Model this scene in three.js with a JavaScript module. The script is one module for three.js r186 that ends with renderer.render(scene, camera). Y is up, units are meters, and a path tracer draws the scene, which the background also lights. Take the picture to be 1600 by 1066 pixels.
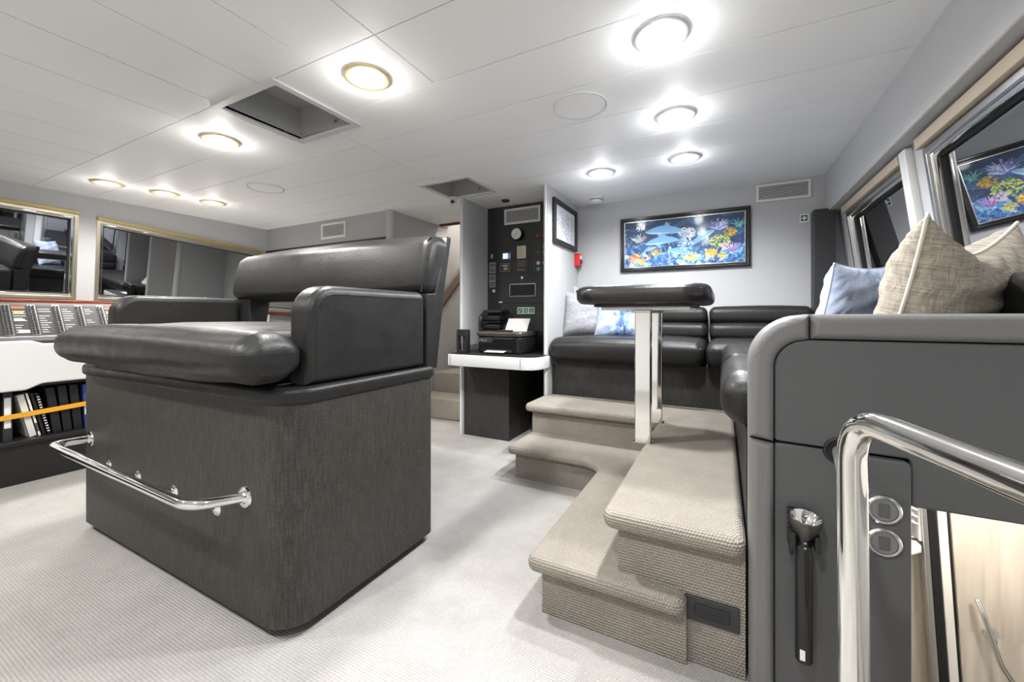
import * as THREE from 'three';
import { mergeGeometries, mergeVertices, toCreasedNormals } from 'three/addons/utils/BufferGeometryUtils.js';

// ---------------------------------------------------------------- camera, night outside, exposure
// world: x across, y up, z = -w (w is the distance ahead); units metres
const scene = new THREE.Scene();
scene.background = new THREE.Color(0x000000);            // night outside the windows
const camera = new THREE.PerspectiveCamera(2 * Math.atan(533 / 633) * 180 / Math.PI, 1600 / 1066, 0.02, 60);
camera.position.set(0, 1.05, 0);
camera.rotation.set(0, 0.482, 0);
camera.setViewOffset(1600, 1066, 0, 40, 1600, 1066);     // shifted lens, verticals stay upright
scene.add(camera);
const renderer = new THREE.WebGLRenderer({ antialias: true });
renderer.toneMapping = THREE.LinearToneMapping;
renderer.toneMappingExposure = 3.0;
renderer.shadowMap.enabled = true;
const LAMP = 3.2;                                        // candela of one saloon downlight
const SPILL = .024;                                       // share of it that spills sideways along the ceiling
const CEIL = 2.09;

// ---------------------------------------------------------------- helpers
let seed = 7;
const rnd = () => { seed = (seed * 1664525 + 1013904223) >>> 0; return seed / 4294967296; };
const V = (x, y, w) => new THREE.Vector3(x, y, -w);
const names = new Map();
function numbered(n) { const k = names.get(n) || 0; names.set(n, k + 1); return k ? n + '_' + String(k).padStart(3, '0') : n; }
const root = new Map();                                  // thing -> base position
function boxUV(g) {                                      // uv in metres, by the way each triangle faces
  if (g.index) g = g.toNonIndexed();
  const p = g.attributes.position, uv = new Float32Array(p.count * 2);
  const a = new THREE.Vector3(), b = new THREE.Vector3(), c = new THREE.Vector3(), n = new THREE.Vector3();
  for (let i = 0; i < p.count; i += 3) {
    a.fromBufferAttribute(p, i); b.fromBufferAttribute(p, i + 1); c.fromBufferAttribute(p, i + 2);
    n.copy(b).sub(a).cross(c.clone().sub(a));
    const ax = Math.abs(n.x), ay = Math.abs(n.y), az = Math.abs(n.z);
    [a, b, c].forEach((q, k) => {
      const u = ax > ay && ax > az ? q.z : q.x, v = ay >= ax && ay >= az ? q.z : q.y;
      uv[(i + k) * 2] = u; uv[(i + k) * 2 + 1] = v;
    });
  }
  g.setAttribute('uv', new THREE.BufferAttribute(uv, 2));
  return g;
}
function clean(g, keepUV) {
  if (g.index) g = g.toNonIndexed();
  for (const k of Object.keys(g.attributes)) if (!['position', 'normal', 'uv'].includes(k)) g.deleteAttribute(k);
  if (!g.attributes.normal) g.computeVertexNormals();
  return keepUV && g.attributes.uv ? g : boxUV(g);
}
function join(list, keepUV) {
  list = [].concat(list).map(g => clean(g, keepUV));
  return list.length > 1 ? mergeGeometries(list) : list[0];
}
function thing(name, label, category, [x, y, w], group) {
  const o = new THREE.Group(); o.name = numbered(name); o.position.set(x, y, -w); scene.add(o);
  o.userData = { label, category }; if (group) o.userData.group = group;
  root.set(o, o.position.clone());
  return o;
}
function mesh(g, m) { const o = new THREE.Mesh(g, m); o.castShadow = o.receiveShadow = true; return o; }
function part(name, geos, m, parent, label, keepUV) {    // geometry in world metres, moved into the parent's frame
  const g = join(geos, keepUV), r = root.get(parent);
  g.translate(-r.x, -r.y, -r.z);
  const o = mesh(g, m); o.name = name; parent.add(o); root.set(o, r);
  if (label) o.userData.label = label;
  return o;
}
function solo(name, geos, m, label, category, group, keepUV) {   // a thing that is one mesh, origin at its base
  const g = join(geos, keepUV); g.computeBoundingBox(); const b = g.boundingBox;
  const c = new THREE.Vector3((b.min.x + b.max.x) / 2, b.min.y, (b.min.z + b.max.z) / 2);
  g.translate(-c.x, -c.y, -c.z);
  const o = mesh(g, m); o.name = numbered(name); o.position.copy(c); scene.add(o); root.set(o, c);
  o.userData = { label, category }; if (group) o.userData.group = group;
  return o;
}
function struct(name, geos, m, label) {
  const g = join(geos); const o = mesh(g, m); o.name = numbered(name); scene.add(o); root.set(o, new THREE.Vector3());
  o.userData = { kind: 'structure', label: label || name.replace(/_/g, ' ') };
  return o;
}
// shapes
function soft(x0, x1, y0, y1, w0, w1, r, opt = {}) {     // rounded, optionally swollen and creased box
  const { seg = 6, k = 5, bulge = 0, noise = 0, freq = 6 } = opt;
  const L = [x1 - x0, y1 - y0, w1 - w0]; r = Math.min(r, Math.min(...L) / 2 - 1e-4);
  const co = L.map(l => {
    const a = []; for (let i = 0; i < k; i++) a.push(r * (1 - Math.tan((1 - i / k) * Math.PI / 4)));
    for (let i = 0; i <= seg; i++) a.push(r + (l - 2 * r) * i / seg);
    for (let i = k - 1; i >= 0; i--) a.push(l - r * (1 - Math.tan((1 - i / k) * Math.PI / 4)));
    return a.map(v => v - l / 2);
  });
  const n = co[0].length - 1;
  let g = new THREE.BoxGeometry(1, 1, 1, n, n, n); g.deleteAttribute('uv'); g.deleteAttribute('normal');
  const p = g.attributes.position, q = new THREE.Vector3(), inn = new THREE.Vector3(), d = new THREE.Vector3();
  for (let i = 0; i < p.count; i++) {
    q.set(co[0][Math.round((p.getX(i) + .5) * n)], co[1][Math.round((p.getY(i) + .5) * n)], co[2][Math.round((p.getZ(i) + .5) * n)]);
    const h = L.map(l => l / 2 - r);
    inn.set(Math.max(-h[0], Math.min(h[0], q.x)), Math.max(-h[1], Math.min(h[1], q.y)), Math.max(-h[2], Math.min(h[2], q.z)));
    d.copy(q).sub(inn).normalize().multiplyScalar(r); const t = [q.x / L[0] * 2, q.y / L[1] * 2, q.z / L[2] * 2];
    q.copy(inn).add(d); const un = d.clone().normalize();
    if (bulge) {
      const f = ((1 - t[1] ** 2) * Math.abs(un.z) + (1 - t[0] ** 2) * Math.abs(un.y)) * (.4 + .6 * (1 - t[2] ** 2 * Math.abs(un.y)));
      q.addScaledVector(un, bulge * f);
    }
    if (noise) {
      const s = Math.sin(q.x * freq * 2.1 + 1.3 * Math.sin(q.z * freq * 3)) * Math.cos(q.z * freq * 2.7 + q.y * freq) + .5 * Math.sin(q.x * freq * 5.3 + q.y * freq * 4 + q.z * freq * 3.7);
      q.addScaledVector(un, noise * s * .6);
    }
    p.setXYZ(i, q.x, q.y, q.z);
  }
  g = mergeVertices(g, 1e-5); g.computeVertexNormals();
  g.translate((x0 + x1) / 2, (y0 + y1) / 2, -(w0 + w1) / 2);
  return g;
}
function box(x0, x1, y0, y1, w0, w1, r = 0) {
  if (r) return soft(x0, x1, y0, y1, w0, w1, r, { seg: 1, k: 2 });
  const g = new THREE.BoxGeometry(x1 - x0, y1 - y0, w1 - w0);
  g.translate((x0 + x1) / 2, (y0 + y1) / 2, -(w0 + w1) / 2); return g;
}
function rpoly(pts, path) {                              // polygon with rounded corners: [a, b, radius]
  const s = path || new THREE.Shape(), n = pts.length;
  for (let i = 0; i < n; i++) {
    const P = pts[(i + n - 1) % n], Q = pts[i], R = pts[(i + 1) % n], r = Q[2] || 0;
    if (!r) { i ? s.lineTo(Q[0], Q[1]) : s.moveTo(Q[0], Q[1]); continue; }
    const a = new THREE.Vector2(P[0] - Q[0], P[1] - Q[1]).normalize(), b = new THREE.Vector2(R[0] - Q[0], R[1] - Q[1]).normalize();
    const half = Math.acos(Math.max(-1, Math.min(1, a.dot(b)))) / 2, t = r / Math.tan(half);
    const A = [Q[0] + a.x * t, Q[1] + a.y * t], B = [Q[0] + b.x * t, Q[1] + b.y * t];
    i ? s.lineTo(A[0], A[1]) : s.moveTo(A[0], A[1]);
    const bis = a.clone().add(b).normalize(), C = [Q[0] + bis.x * r / Math.sin(half), Q[1] + bis.y * r / Math.sin(half)];
    let a0 = Math.atan2(A[1] - C[1], A[0] - C[0]), a1 = Math.atan2(B[1] - C[1], B[0] - C[0]), da = a1 - a0;
    while (da > Math.PI) da -= 2 * Math.PI; while (da < -Math.PI) da += 2 * Math.PI;
    for (let j = 1; j <= 8; j++) s.lineTo(C[0] + r * Math.cos(a0 + da * j / 8), C[1] + r * Math.sin(a0 + da * j / 8));
  }
  s.closePath(); return s;
}
function extr(shape, depth, bevel = 0, crease = .5) {
  const g = new THREE.ExtrudeGeometry(shape, { depth: depth - 2 * bevel, bevelEnabled: bevel > 0, bevelSize: bevel, bevelThickness: bevel, bevelOffset: -bevel, bevelSegments: 6, curveSegments: 8, steps: 1 });
  g.translate(0, 0, bevel);
  const c = toCreasedNormals(g, crease), p = c.attributes.position, q = c.attributes.normal;   // keep the flat faces flat
  for (let i = 0; i < p.count; i += 3) {
    const z = p.getZ(i); if (Math.abs(z - p.getZ(i + 1)) > 1e-6 || Math.abs(z - p.getZ(i + 2)) > 1e-6) continue;
    for (let k = 0; k < 3; k++) q.setXYZ(i + k, 0, 0, z > depth / 2 ? 1 : -1);
  }
  return c;
}
function plan(pts, y0, y1, bevel = 0) {                  // outline seen from above (x, w), pulled up from y0 to y1
  const g = extr(Array.isArray(pts) ? rpoly(pts) : pts, y1 - y0, bevel); g.rotateX(-Math.PI / 2); g.translate(0, y0, 0); return g;
}
function front(pts, w0, w1, bevel = 0) {                 // outline in (x, y), running from w0 to w1
  const g = extr(Array.isArray(pts) ? rpoly(pts) : pts, w1 - w0, bevel); g.translate(0, 0, -w1); return g;
}
function side(pts, x0, x1, bevel = 0) {                  // outline in (w, y), running from x0 to x1
  const g = extr(Array.isArray(pts) ? rpoly(pts) : pts, x1 - x0, bevel); g.rotateY(Math.PI / 2); g.translate(x0, 0, 0); return g;
}
function tube(points, r, opt = {}) {                     // rounded tube through points given as [x, y, w, bend]
  const P = points.map(q => V(q[0], q[1], q[2])), path = new THREE.CurvePath();
  let last = P[0];
  for (let i = 1; i < P.length; i++) {
    const bend = points[i][3] || 0;
    if (bend && i < P.length - 1) {
      const a = P[i].clone().add(P[i - 1].clone().sub(P[i]).normalize().multiplyScalar(bend));
      const b = P[i].clone().add(P[i + 1].clone().sub(P[i]).normalize().multiplyScalar(bend));
      path.add(new THREE.LineCurve3(last, a)); path.add(new THREE.QuadraticBezierCurve3(a, P[i], b)); last = b;
    } else { path.add(new THREE.LineCurve3(last, P[i])); last = P[i]; }
  }
  const pts = []; for (const c of path.curves) { const n = c.isLineCurve3 ? 3 : 8; for (let j = 0; j < n; j++) pts.push(c.getPoint(j / n)); } pts.push(last);
  const crv = new THREE.CatmullRomCurve3(pts, false, 'centripetal');
  const g = new THREE.TubeGeometry(crv, opt.n || pts.length * 3, r, opt.k || 14, false);
  const out = [g];
  if (!opt.open) for (const [q, d] of [[pts[0], pts[0].clone().sub(pts[1])], [last, last.clone().sub(pts[pts.length - 2])]]) {
    const s = new THREE.SphereGeometry(r, opt.k || 14, 8); s.translate(q.x, q.y, q.z); out.push(s);
  }
  return mergeGeometries(out.map(q => clean(q)));
}
function rod(a, b, r0, r1 = r0, k = 16) {                // capped cylinder between two points
  const A = V(...a), B = V(...b), g = new THREE.CylinderGeometry(r1, r0, A.distanceTo(B), k);
  g.applyQuaternion(new THREE.Quaternion().setFromUnitVectors(new THREE.Vector3(0, 1, 0), B.clone().sub(A).normalize()));
  const m = A.add(B).multiplyScalar(.5); g.translate(m.x, m.y, m.z); return g;
}
function lathe(prof, at, dir = [0, 1, 0], k = 32) {      // profile [radius, along] turned round dir
  const g = new THREE.LatheGeometry(prof.map(q => new THREE.Vector2(...q)), k);
  g.applyQuaternion(new THREE.Quaternion().setFromUnitVectors(new THREE.Vector3(0, 1, 0), new THREE.Vector3(dir[0], dir[1], -dir[2]).normalize()));
  g.translate(at[0], at[1], -at[2]); return toCreasedNormals(g, .6);
}
function pillowGeo(size, thick, opt = {}) {              // square cushion standing in the xy plane, centred on 0
  const N = 28, pos = [], idx = [];
  const f = (u, v, s) => {
    const e = Math.pow(Math.max(0, (1 - u ** 4) * (1 - v ** 4)), .55), pinch = .085;
    const x = u * (1 - pinch * (1 - v * v)), y = v * (1 - pinch * (1 - u * u));
    const edge = Math.exp(-8 * (1 - Math.max(Math.abs(u), Math.abs(v))));
    const wr = (opt.wrinkle || .006) * e * (Math.sin(9 * u + 5 * v + (opt.ph || 0)) * .5 + Math.sin(15 * v - 4 * u + 2 * (opt.ph || 0)) * .5 + edge * 2 * Math.sin(40 * (u + v)));
    return [x * size / 2, y * size / 2 - (opt.sag || 0) * (1 - u * u) * (v > 0 ? v : 0), s * (thick / 2 * e) + wr];
  };
  for (const s of [1, -1]) { const o = pos.length / 3;
    for (let j = 0; j <= N; j++) for (let i = 0; i <= N; i++) pos.push(...f(Math.sin((i / N - .5) * Math.PI), Math.sin((j / N - .5) * Math.PI), s));
    for (let j = 0; j < N; j++) for (let i = 0; i < N; i++) { const a = o + j * (N + 1) + i, b = a + 1, c = a + N + 1, d = c + 1; s > 0 ? idx.push(a, b, d, a, d, c) : idx.push(a, d, b, a, c, d); } }
  const uv = []; for (let i = 0; i < pos.length; i += 3) uv.push(pos[i] / size + .5, pos[i + 1] / size + .5);
  const g = new THREE.BufferGeometry(); g.setAttribute('position', new THREE.Float32BufferAttribute(pos, 3)); g.setAttribute('uv', new THREE.Float32BufferAttribute(uv, 2)); g.setIndex(idx); g.computeVertexNormals();
  const edge = []; const E = 20;
  for (const [a, b] of [[[-1, -1], [1, -1]], [[1, -1], [1, 1]], [[1, 1], [-1, 1]], [[-1, 1], [-1, -1]]]) for (let i = 0; i < E; i++) edge.push(new THREE.Vector3(...f(a[0] + (b[0] - a[0]) * i / E, a[1] + (b[1] - a[1]) * i / E, 1)));
  const pipe = new THREE.TubeGeometry(new THREE.CatmullRomCurve3(edge, true, 'centripetal'), 160, opt.pipe || .004, 6, true);
  return [g, pipe];
}

// ---------------------------------------------------------------- computed surfaces
function tex(n, metres, fn, srgb, data2) {               // fn(u, v in 0..1) -> [r,g,b] 0..1
  const d = new Uint8Array(n * n * 4);
  for (let j = 0; j < n; j++) for (let i = 0; i < n; i++) { const c = fn(i / n, j / n, i, j), o = (j * n + i) * 4; for (let k = 0; k < 3; k++) d[o + k] = Math.max(0, Math.min(255, (Array.isArray(c) ? c[k] : c) * 255)); d[o + 3] = 255; }
  const t = new THREE.DataTexture(d, n, n); t.wrapS = t.wrapT = THREE.RepeatWrapping; t.magFilter = THREE.LinearFilter; t.minFilter = THREE.LinearMipmapLinearFilter; t.generateMipmaps = true;
  if (srgb) t.colorSpace = THREE.SRGBColorSpace; t.repeat.set(1 / metres, 1 / metres); t.needsUpdate = true; return t;
}
const H2 = (i, j) => { let h = (i * 374761393 + j * 668265263) | 0; h = Math.imul(h ^ (h >>> 13), 1274126177); return ((h ^ (h >>> 16)) >>> 0) / 4294967296; };
function vn(x, y, per) {                                 // tiling value noise
  const xi = Math.floor(x), yi = Math.floor(y), fx = x - xi, fy = y - yi, m = a => ((a % per) + per) % per;
  const s = t => t * t * (3 - 2 * t), a = H2(m(xi), m(yi)), b = H2(m(xi + 1), m(yi)), c = H2(m(xi), m(yi + 1)), d = H2(m(xi + 1), m(yi + 1));
  return (a + (b - a) * s(fx)) + ((c + (d - c) * s(fx)) - (a + (b - a) * s(fx))) * s(fy);
}
const fbm = (u, v, f) => .5 * vn(u * f, v * f, f) + .3 * vn(u * f * 2 + 17, v * f * 2 + 5, f * 2) + .2 * vn(u * f * 4 + 3, v * f * 4 + 9, f * 4);
// looped carpet: small knots in staggered rows, about 9 mm apart
function loops(u, v, n) { const y = v * n, r = Math.floor(y), x = u * n + (r % 2) * .5; const fx = x - Math.floor(x) - .5, fy = y - r - .5; const j = H2(Math.floor(x) % n, r % n); return { h: Math.max(0, 1 - 1.7 * Math.hypot(fx * .9, fy * 1.05)), j, pit: Math.hypot(fx, fy) > .52 && j > .35 }; }
const carpetMap = tex(1024, 1.15, (u, v) => { const l = loops(u, v, 128), c = .88 + .05 * l.h - (l.pit ? .16 : 0) + .05 * (l.j - .5) + .10 * (fbm(u, v, 8) - .5); return [c, c * .995, c * .985]; }, true);
const carpetBump = tex(1024, 1.15, (u, v) => { const l = loops(u, v, 128); return l.h * .8 + .2 * l.j; });
const weaveMap = tex(512, .42, (u, v, i, j) => { const c = .72 + .34 * (vn(u * 256, v * 12, 256) - .5) + .22 * (vn(u * 128, v * 128, 128) - .5) + .16 * (vn(u * 40, v * 240, 240) - .5); return [c, c * .99, c * .97]; }, true);
const weaveBump = tex(512, .42, (u, v) => .5 + .5 * (vn(u * 256, v * 64, 256) - .5) + .4 * (vn(u * 64, v * 256, 256) - .5));
const hideBump = tex(512, .2, (u, v) => fbm(u, v, 48) * .7 + .3 * vn(u * 12, v * 12, 12));
const hideRough = tex(256, .6, (u, v) => { const c = .42 + .3 * fbm(u, v, 10); return [c, c, c]; });
const linenMap = tex(512, .2, (u, v) => { const c = .84 + .2 * (vn(u * 128, v * 10, 128) - .5) + .2 * (vn(u * 10, v * 128, 128) - .5) + .1 * (H2(u * 512, v * 512) - .5); return [c, c, c]; }, true);
const linenBump = tex(512, .2, (u, v) => .5 + .25 * Math.sin(u * 128 * 6.2832) * .5 + .25 * Math.sin(v * 128 * 6.2832) * .5 + .3 * (vn(u * 64, v * 64, 64) - .5));
const oakMap = tex(512, .8, (u, v) => { const c = .9 + .1 * (vn(u * 90, v * 5, 90) - .5) + .08 * (vn(u * 24, v * 3, 24) - .5); return [c, c * .985, c * .96]; }, true);
const redMap = tex(256, .3, (u, v) => { const c = .7 + .5 * (vn(u * 4, v * 64, 64) - .5); return [c, c * .8, c * .7]; }, true);
const vinylBump = tex(256, .12, (u, v) => fbm(u, v, 32));

const std = (rgb, roughness, o = {}) => new THREE.MeshStandardMaterial({ color: new THREE.Color().setRGB(...rgb), roughness, ...o });
const M = {
  floor: std([.495, .483, .47], 1, { map: carpetMap, bumpMap: carpetBump, bumpScale: .0018 }),
  stair: std([.41, .373, .326], 1, { map: carpetMap, bumpMap: carpetBump, bumpScale: .005 }),
  ceil: std([.93, .93, .93], .55, { bumpMap: vinylBump, bumpScale: .0004 }),
  wall: std([.445, .448, .455], .6, { bumpMap: vinylBump, bumpScale: .0005 }),
  wallD: std([.37, .373, .38], .6, { bumpMap: vinylBump, bumpScale: .0005 }),
  white: std([.70, .70, .69], .4),
  gloss: std([.66, .66, .66], .25),
  cream: std([.72, .70, .64], .5),
  hide: new THREE.MeshPhysicalMaterial({ color: new THREE.Color().setRGB(.016, .0155, .015), roughness: .75, roughnessMap: hideRough, bumpMap: hideBump, bumpScale: .0008, specularIntensity: .7 }),
  weave: std([.068, .063, .056], .55, { map: weaveMap, bumpMap: weaveBump, bumpScale: .0006 }),
  weaveD: std([.046, .044, .043], .6, { map: weaveMap, bumpMap: weaveBump, bumpScale: .0006 }),
  grey: std([.088, .088, .09], .5, { bumpMap: hideBump, bumpScale: .0005 }),
  greyL: std([.165, .163, .16], .45, { bumpMap: hideBump, bumpScale: .0004 }),
  black: std([.012, .012, .013], .45),
  blackG: std([.010, .010, .011], .18),
  charcoal: std([.028, .028, .030], .5),
  rubber: std([.015, .015, .015], .8),
  chrome: std([.86, .85, .83], .06, { metalness: 1 }),
  steel: std([.62, .62, .62], .25, { metalness: 1 }),
  brass: std([.66, .60, .46], .3, { metalness: 1 }),
  brassD: std([.46, .36, .16], .45, { metalness: .5 }),
  goldRing: std([.78, .67, .46], .45, { metalness: .75 }),
  ring: std([.78, .79, .80], .45, { metalness: .75 }),
  glass: std([.52, .53, .55], .015, { metalness: 1 }),
  mahogany: std([.42, .13, .05], .3, { map: redMap }),
  oak: std([.66, .61, .545], .4, { map: oakMap }),
  taupe: std([.46, .38, .29], .6),
  linen: std([.48, .42, .34], .95, { map: linenMap, bumpMap: linenBump, bumpScale: .0012 }),
  linenG: std([.46, .46, .49], .95, { map: linenMap, bumpMap: linenBump, bumpScale: .001 }),
  pipeW: std([.72, .68, .60], .9),
  red: std([.62, .02, .025], .4),
  yellow: std([.75, .36, .02], .7),
  blue: std([.03, .06, .25], .5),
  paper: std([.80, .80, .78], .8),
  lampW: new THREE.MeshStandardMaterial({ color: 0xffffff, emissive: new THREE.Color(1, .98, .95), emissiveIntensity: 3 }),
  lampG: new THREE.MeshStandardMaterial({ color: 0xffffff, emissive: new THREE.Color(1, .93, .80), emissiveIntensity: 3 }),
};
function canvasTex(w, h, draw) {
  const c = document.createElement('canvas'); c.width = w; c.height = h; draw(c.getContext('2d'), w, h);
  const t = new THREE.CanvasTexture(c); t.colorSpace = THREE.SRGBColorSpace; return t;
}
function quadUV(g, ax, ay) {                             // stretch the map once over a flat print, using two world axes
  g = clean(g); const p = g.attributes.position; g.computeBoundingBox(); const b = g.boundingBox, uv = g.attributes.uv;
  const get = (i, a) => a[0] === '-' ? 1 - get(i, a.slice(1)) : ((a === 'x' ? p.getX(i) : a === 'y' ? p.getY(i) : p.getZ(i)) - b.min[a]) / (b.max[a] - b.min[a]);
  for (let i = 0; i < p.count; i++) uv.setXY(i, get(i, ax), get(i, ay)); return g;
}

// ================================================================ THE SETTING
// main floor, cut back for the companionway on the right and for the flight going up at the back
struct('floor', plan(rpoly([[-5.6, -1.7], [.33, -1.7], [.33, 3.9], [-2.03, 3.9], [-2.03, 3.6], [-5.6, 3.6]]), -.12, 0), M.floor, 'pale grey looped carpet floor');

// ceiling boards: along the room ahead of the cross joint, across it behind
const HATCH = [[-2.2, -1.77, 1.11, 1.53], [-2.12, -1.7, 2.53, 2.9]];
const WELL = [-2.87, -2.07, 3.7, 5];
const cut = (r, h) => {                                  // rectangle minus rectangle
  const [a, b, c, d] = r, [e, f, g, i] = h; if (e >= b || f <= a || g >= d || i <= c) return [r];
  const out = []; if (e > a) out.push([a, e, c, d]); if (f < b) out.push([f, b, c, d]);
  const x0 = Math.max(a, e), x1 = Math.min(b, f); if (g > c) out.push([x0, x1, c, g]); if (i < d) out.push([x0, x1, i, d]); return out;
};
const ceilShape = rpoly([[-5.6, -1.7], [.9, -1.7], [.9, 3.9], [-2.05, 3.9], [-2.05, 3.7], [-2.87, 3.7], [-2.87, 3.9], [-5.6, 3.9]]);
for (const [a, b, c, d] of HATCH.map(h => [h[0] - .01, h[1] + .01, h[2] - .01, h[3] + .01])) ceilShape.holes.push(rpoly([[a, c], [a, d], [b, d], [b, c]], new THREE.Path()));
const ceiling = struct('ceiling', plan(ceilShape, CEIL + .004, CEIL + .06), M.wallD, 'white board ceiling');
{
  const rects = [], G = .0022;
  const xs = []; for (let x = -1.143 - .3475 * 12; x < .9; x += .3475) xs.push(x); xs.push(.9);
  for (let i = 0; i + 1 < xs.length; i++) rects.push([Math.max(-5.55, xs[i]), xs[i + 1], -1.68, 1.09]);
  const ws = [1.09, 1.437, 1.765, 2.10, 2.43, 2.76, 3.09, 3.42, 3.85];
  for (let i = 0; i + 1 < ws.length; i++) { const j = i % 2 ? -1.95 : i ? -1.95 : -1.143; rects.push([-5.55, j, ws[i], ws[i + 1]], [j, .88, ws[i], ws[i + 1]]); }
  for (const r of rects) {
    let list = [[r[0] + G, r[1] - G, r[2] + G, r[3] - G]];
    for (const h of [...HATCH, WELL]) list = list.flatMap(q => cut(q, h));
    if (list.length && r[1] - r[0] > .02) part('ceiling_panel', list.map(q => box(q[0], q[1], CEIL - .004, CEIL + .006, q[2], q[3])), M.ceil, ceiling);
  }
}
// back bulkhead with the reef picture, chart bulkhead, niche bulkhead, header, stair walls
struct('wall_back', box(-1.27, .95, 0, CEIL, 3.72, 3.8), M.wall, 'pale grey back bulkhead');
struct('wall_chart_side', [box(-1.275, -1.235, 0, CEIL, 2.975, 3.72, .006)], M.wall, 'grey bulkhead carrying the framed chart');
struct('wall_niche_side', [box(-2.075, -2.035, 0, CEIL, 2.965, 4.9, .006)], M.wall, 'grey bulkhead between niche and stairs');
struct('trim_1', rod([-1.255, .0, 2.972], [-1.255, CEIL, 2.972], .012), M.gloss, 'pale edge trim of chart bulkhead');
struct('trim_2', rod([-2.055, 0, 2.962], [-2.055, CEIL, 2.962], .012), M.gloss, 'pale edge trim of niche bulkhead');
struct('wall_header', [box(-5.3, -2.93, 1.83, CEIL, 2.97, 3.03)], M.wallD, 'grey header over the after end');
struct('trim_3', box(-5.3, -2.93, 1.812, 1.83, 2.965, 3.035), M.charcoal, 'dark strip under the header');
struct('wall_stair_side', [box(-2.95, -2.9, -.1, 3.3, 2.99, 4.95), box(-5.6, -2.92, 0, CEIL, 3.6, 3.66)], M.wall, 'grey wall beside the stairs');
struct('trim_4', rod([-2.915, 0, 2.985], [-2.915, CEIL, 2.985], .042), M.wall, 'rounded grey corner post');
struct('wall_stair_end', [box(-2.95, -2.035, 0, 3.3, 4.9, 4.95)], M.wall, 'grey wall at the head of the stairs');
struct('wall_stair_top', [box(-2.95, -2.035, 3.25, 3.3, 3.65, 4.95), box(-2.9, -2.05, CEIL + .06, 3.3, 3.66, 3.7), box(-2.075, -2.035, CEIL, 3.3, 3.65, 4.95)], M.wall, 'grey walls over the stairs');
struct('trim_5', box(-2.87, -2.07, CEIL - .03, CEIL + .03, 3.70, 3.73, .005), M.mahogany, 'red wood beam at the stair opening');
struct('wall_front', box(-5.6, .95, 0, CEIL, -1.75, -1.68), M.white, 'grey wall behind the viewer');

// leaning side walls: both lean in at the top
function leanFrame(top, side, deg) {
  const l = deg * Math.PI / 180, s = Math.sin(l), c = Math.cos(l);
  const es = side < 0 ? new THREE.Vector3(0, 0, -1) : new THREE.Vector3(0, 0, 1);
  const ey = new THREE.Vector3(side < 0 ? s : -s, c, 0), en = es.clone().cross(ey);
  const O = new THREE.Vector3(top, CEIL, 0).addScaledVector(ey, -CEIL);
  const m = new THREE.Matrix4().makeBasis(es, ey, en).setPosition(O);
  return g => { g.applyMatrix4(m); return g; };
}
const LW = leanFrame(-4.9, -1, 5.5), RW = leanFrame(.70, 1, 7);
function leanExtr(F, shape, n0, n1, bevel = 0) { const g = extr(shape, n1 - n0, bevel); g.translate(0, 0, n0); return F(g); }
const inset = (q, d) => { const [[a, b], [c, e], [f, g], [h, i]] = q; return [[a + d, b + d], [c - d, e + d], [f - d, g - d], [h + d, i - d]]; };
const lwin = [                                           // corners (s, y): near bottom, far bottom, far top, near top
  [[-.9, 1.20], [1.36, 1.185], [1.36, 1.915], [-.9, 1.95]],
  [[1.475, 1.18], [2.93, 1.10], [2.93, 1.80], [1.475, 1.895]],
  [[2.985, 1.10], [3.5, 1.07], [3.5, 1.76], [2.985, 1.795]]];
const rwin = [                                           // s = -w here
  [[-2.30, 1.16], [.9, 1.16], [.9, 1.74], [-2.30, 1.74]],
  [[-3.50, 1.16], [-2.49, 1.16], [-2.49, 1.74], [-3.50, 1.74]]];
{
  const s = rpoly([[-1.75, -.1], [3.62, -.1], [3.62, CEIL], [-1.75, CEIL]]);
  for (const q of lwin) s.holes.push(rpoly([...q].reverse(), new THREE.Path()));
  struct('wall_left', leanExtr(LW, s, -.08, 0), M.wall, 'white leaning wall with the windows over the console');
  const r = rpoly([[-3.8, -.1], [1.75, -.1], [1.75, CEIL], [-3.8, CEIL]]);
  for (const q of rwin) r.holes.push(rpoly([...q].reverse(), new THREE.Path()));
  struct('wall_right', leanExtr(RW, r, -.1, 0), M.wall, 'grey leaning wall behind the settee');
}
struct('wall_right_soffit', box(.66, .74, 1.80, CEIL, -1.68, 3.72, .008), M.wall, 'pale grey soffit over the settee windows');
function windowSet(F, q, n, mat, lab, deep) {
  const ring = (o, i) => { const s = rpoly(o); s.holes.push(rpoly([...i].reverse(), new THREE.Path())); return s; };
  const w = struct('window_' + n, leanExtr(F, rpoly(inset(q, .012)), -deep - .012, -deep), M.glass, lab);
  part('window_frame', leanExtr(F, ring(q, inset(q, .026)), -.06, .008, .003), mat, w, 'polished metal frame');
  part('window_bead', leanExtr(F, ring(inset(q, .027), inset(q, .045)), -.055, -.004, .003), M.chrome, w);
  part('window_gasket', leanExtr(F, ring(inset(q, .044), inset(q, .054)), -.055, -.022), M.rubber, w);
  return w;
}
lwin.forEach((q, i) => { const w = windowSet(LW, q, i + 1, M.brass, 'dark night window with brass frame over the console', .035);
  const [, , ft, nt] = q; part('valance', leanExtr(LW, rpoly([[nt[0], nt[1]], [ft[0], ft[1]], [ft[0], ft[1] + .028], [nt[0], nt[1] + .028]]), .0, .022, .003), M.brassD, w, 'brass strip above the pane'); });
rwin.forEach((q, i) => { const w = windowSet(RW, q, i + 4, M.steel, 'dark night window mirroring the saloon beside the settee', .035);
  part('blind_rail', leanExtr(RW, rpoly([[q[0][0], 1.745], [q[1][0], 1.745], [q[1][0], 1.79], [q[0][0], 1.79]]), .0, .03, .004), M.taupe, w, 'beige rail above the pane'); });
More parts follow.
